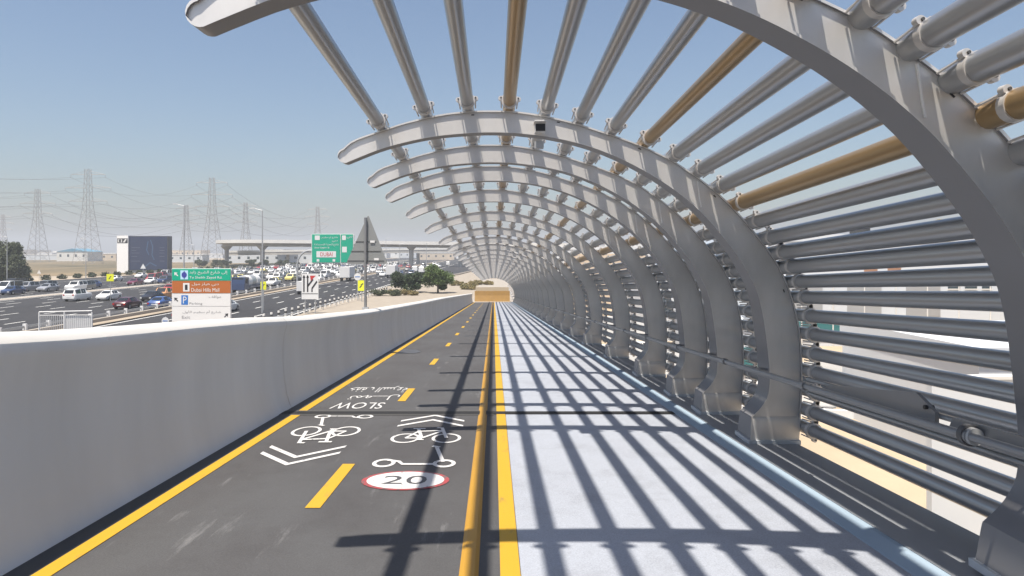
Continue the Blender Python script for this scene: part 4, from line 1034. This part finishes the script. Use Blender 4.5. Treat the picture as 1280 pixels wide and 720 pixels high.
# garden walls and kerb lines
for i, (x0, y0, x1, y1, h, lab) in enumerate(((4.2, 34, 16, 31, .35, 'low pale kerb wall crossing the yard'), (14, 37, 44, 33, .5, 'long pale boundary wall in front of the service lane'), (8, 22, 10.9, 30, .25, 'short bright kerb running toward the white building'), (5.2, 44, 13, 41, 1.6, 'waist-high white wall in front of the low store'), (6, 60, 24, 56, 1.9, 'white compound wall linking the store and the warehouse'))):
    d = Vector((x1 - x0, y1 - y0, 0)); l = d.length; a = math.atan2(d.y, d.x)
    t = empty('boundary_wall', (x0, y0, 0), lab, 'wall', None, a)
    m = MB(); m.box(0, l, -.12, .12, 0, h); m.build('wall', M['bwhite'], t)
def palm(x, y, h, lab, mt):
    t = empty('palm_tree', (x, y, 0), lab, 'palm tree')
    m = MB(); m.tube((0, 0, 0), (.1, 0, h), .2, 8, .14); m.build('trunk', M['trunk'], t, True)
    m = MB(); rn = random.Random(int(x * 10))
    for k in range(26):
        a = rn.uniform(0, 6.28); el = rn.uniform(-.2, 1.2); L = rn.uniform(1.5, 2.3); prev = Vector((.1, 0, h))
        for s in range(6):
            e = el - s * .34; nx = prev + Vector((math.cos(a) * math.cos(e), math.sin(a) * math.cos(e), math.sin(e))) * L / 6
            sd = Vector((-math.sin(a), math.cos(a), 0)) * (.22 * (1 - s / 6.5))
            m.quad(prev - sd, prev, nx, nx - sd * .8 - Vector((0, 0, .12))); m.quad(prev, prev + sd, nx + sd * .8 - Vector((0, 0, .12)), nx); prev = nx
    m.build('crown', mt, t)
palm(39.5, 62, 9.4, 'palm with yellowish fronds above the right end of the warehouse', M['scrub'])
palm(29, 84, 9.0, 'small green palm above the middle of the warehouse', M['leaf2'])
for i, (x, y) in enumerate(((13, 33), (20, 34), (27, 50), (9, 46))):
    c = copy_tree(protos[('sedan', pw.name)] if i % 2 else protos[('suv', pw.name)]); c.location = (x, y, .03); c.rotation_euler.z = 1.3 + i * .3
    tag(c, ['white SUV parked in the yard by the low kerb wall', 'white sedan parked before the long boundary wall', 'white SUV parked at the foot of the warehouse', 'white sedan parked behind the low store'][i], 'car', 'vehicles parked in the compound')
c = make_car('van', porg); c.location = (15.5, 50, .03); c.rotation_euler.z = 1.5; tag(c, 'orange van parked in the compound behind the arches', 'van', 'vehicles parked in the compound')
for i, (x, y) in enumerate(((7.5, 24.5), (9.5, 19.6), (10.6, 17.3))):
    tree('desert_shrub', x, y, lobset(.5, .4, .1, .35, .3, 5, rnd), 500, .06, M['leafolive'], ['small dry shrub farthest along the yard below the railing', 'small dry shrub in the middle of the yard below the railing', 'small dry shrub nearest the white building corner'][i], 'shrub', None, 60 + i, None, .7)

# ------------------------------------------------------------------ end of the bridge
ob = empty('end_barrier', (0, 104.5, 0), 'orange water-filled barrier closing the far end of the path', 'barrier')
m = MB(); m.prism([(-.35, 0), (.35, 0), (.16, .9), (.12, 1.55), (-.12, 1.55), (-.16, .9)], lambda p: (-2.75, p[0], p[1]), lambda p: (2.35, p[0], p[1])); m.build('barrier_body', M['orange'], ob)
m = MB(); m.box(-2.6, 2.2, -.05, .05, 1.552, 2.1); m.build('top_board', M['tan'], ob)
sheet('end_path', -3.2, 3.3, 102.5, 190, .03, mat('end_path_paving', (.34, .31, .27), .9, noise=.15, nscale=(.5, .5, .5)))

# bridge piers
for i, y in enumerate((-8, 14, 36, 58, 78)):
    t = empty('bridge_pier', (0, y, 0), 'concrete pier carrying the bridge deck, %s from the viewer' % ordn[i + 1], 'pier')
    top = zd(y) - .96
    if top > .6:
        m = MB(); m.prism([(-1.6, top), (1.6, top), (.7, max(top - 1.2, 0)), (.7, 0), (-.7, 0), (-.7, max(top - 1.2, 0))], lambda p: (p[0], -.5, p[1]), lambda p: (p[0], .5, p[1])); m.build('shaft', M['concrete'], t)
    else: bpy.data.objects.remove(t)

# ------------------------------------------------------------------ pylons and wires
def pylon(px, top, Y, lab):
    H = 7.2 + (315 - top) / 900 * Y; X = (px - 617) / 900 * Y
    t = empty('pylon', (X, Y, 0), lab, 'pylon', 'lattice pylons carrying power lines')
    bw, tw = H * .105, H * .022; wz = H * .62
    m = MB(); rr = max(.07, Y * .0002)
    def hw(z): return bw + (H * .035 - bw) * z / wz if z < wz else H * .035 + (tw - H * .035) * (z - wz) / (H - wz)
    N = 11; zs = [H * (1 - (1 - k / N) ** 1.15) for k in range(N + 1)]
    for z0, z1 in zip(zs, zs[1:]):
        a, b = hw(z0), hw(z1)
        c0 = [(-a, -a), (a, -a), (a, a), (-a, a)]; c1 = [(-b, -b), (b, -b), (b, b), (-b, b)]
        for k in range(4):
            m.tube((*c0[k], z0), (*c1[k], z1), rr * 1.5, 4, cap=False)
            j = (k + 1) % 4
            m.tube((*c0[k], z0), (*c1[j], z1), rr * .8, 3, cap=False); m.tube((*c0[j], z0), (*c1[k], z1), rr * .8, 3, cap=False)
    m.build('tower', M['lattice'], t)
    ends = []
    for z, w in ((H * .66, H * .20), (H * .80, H * .24), (H * .94, H * .18)):
        m = MB()
        for s in (-1, 1):
            e = (s * w, 0, z); b = hw(z)
            m.tube((s * b, -b, z), e, rr, 4); m.tube((s * b, b, z), e, rr, 4); m.tube((s * b, 0, z + H * .035), e, rr, 4)
            for q in (.3, .6): m.tube((s * (b + (w - b) * q), 0, z), (s * (b + (w - b) * q), 0, z + H * .035 * (1 - q)), rr * .7, 3)
            m.tube(e, (s * w, 0, z - H * .03), rr * 1.3, 4); ends.append(Vector((X + s * w, Y, z - H * .03)))
        m.build('cross_arm', M['lattice'], t)
    return ends
py = [pylon(110, 211, 430, 'tallest lattice pylon left of the billboard'), pylon(47, 236, 520, 'lattice pylon above the dry field left of the tallest one'), pylon(265, 222, 470, 'lattice pylon above the left end of the flyover'),
      pylon(307, 253, 640, 'smaller lattice pylon right of the flyover end'), pylon(233, 256, 620, 'small hazy lattice pylon right of the billboard'), pylon(397, 258, 760, 'farthest hazy lattice pylon behind the green overhead sign'), pylon(4, 268, 800, 'faint lattice pylon at the left edge above the tree')]
def wire(a, b, sag):
    m = MB(); n = 14; pts = []
    for k in range(n + 1):
        t = k / n; p = a.lerp(b, t); p.z -= sag * 4 * t * (1 - t); pts.append(p)
    for p, q in zip(pts, pts[1:]): m.tube(p, q, max(.05, .5 * (p.y + q.y) * .00016), 3, cap=False)
    tag(m.build('power_line', M['wire']), 'thin dark overhead power line sagging between pylons', 'power line', 'overhead power lines')
offL = [Vector((-340, 330, 62)), Vector((-340, 360, 52))]
for i in range(6):
    a = py[0][i]
    wire(Vector((a.x - 150, a.y - 60, a.z + 16)), a, 9); wire(a, py[2][i], 9); wire(py[2][i], py[5][i], 14)
    wire(Vector((py[1][i].x - 130, 480, py[1][i].z + 8)), py[1][i], 7); wire(py[1][i], py[4][i], 12); wire(py[4][i], py[3][i], 6)

# ------------------------------------------------------------------ haze
hz = MB(); hz.box(-3050, 3050, -250, 3700, -1.2, 75)
hm = bpy.data.materials.new('haze_air'); hm.use_nodes = True; nt = hm.node_tree
for n in list(nt.nodes):
    if n.type == 'BSDF_PRINCIPLED': nt.nodes.remove(n)
pv = nt.nodes.new('ShaderNodeVolumePrincipled'); pv.inputs['Color'].default_value = (.86, .90, .96, 1); pv.inputs['Density'].default_value = .00055; pv.inputs['Anisotropy'].default_value = .1
nt.links.new(pv.outputs[0], [n for n in nt.nodes if n.type == 'OUTPUT_MATERIAL'][0].inputs['Volume'])
tag(hz.build('haze', hm), kind='stuff')

# ------------------------------------------------------------------ light, sky, camera
sdir = Vector((-.175, -.31, 1.0)).normalized()       # toward the sun
el = math.asin(sdir.z); az = math.atan2(sdir.x, sdir.y)
sun = bpy.data.lights.new('sun', 'SUN'); sun.energy = 5.0; sun.angle = R(.8); sun.color = (1, .92, .81)
so = bpy.data.objects.new('sun', sun); col.objects.link(so); so.rotation_euler = (-sdir).to_track_quat('-Z', 'Y').to_euler()
w = bpy.data.worlds.new('World'); sc.world = w; w.use_nodes = True; nt = w.node_tree
bg = nt.nodes['Background']; sk = nt.nodes.new('ShaderNodeTexSky'); sk.sky_type = 'NISHITA'; sk.sun_disc = False
sk.sun_elevation = el; sk.sun_rotation = az; sk.altitude = 0; sk.air_density = 1.1; sk.dust_density = 2.2; sk.ozone_density = 3.0
nt.links.new(sk.outputs[0], bg.inputs[0]); bg.inputs[1].default_value = .084
cd = bpy.data.cameras.new('camera'); cd.sensor_width = 36; cd.lens = 36 * 900 / 1280; cd.clip_start = .05; cd.clip_end = 6000
cd.shift_x = 23 / 1280; cd.shift_y = -45 / 1280
co = bpy.data.objects.new('camera', cd); col.objects.link(co); co.location = (0, 0, 7.2); co.rotation_euler = (R(90), 0, 0); sc.camera = co
sc.view_settings.view_transform = 'Standard'; sc.view_settings.look = 'None'; sc.view_settings.exposure = .7; sc.view_settings.gamma = 1
sc.cycles.volume_bounces = 0; sc.cycles.max_bounces = 6
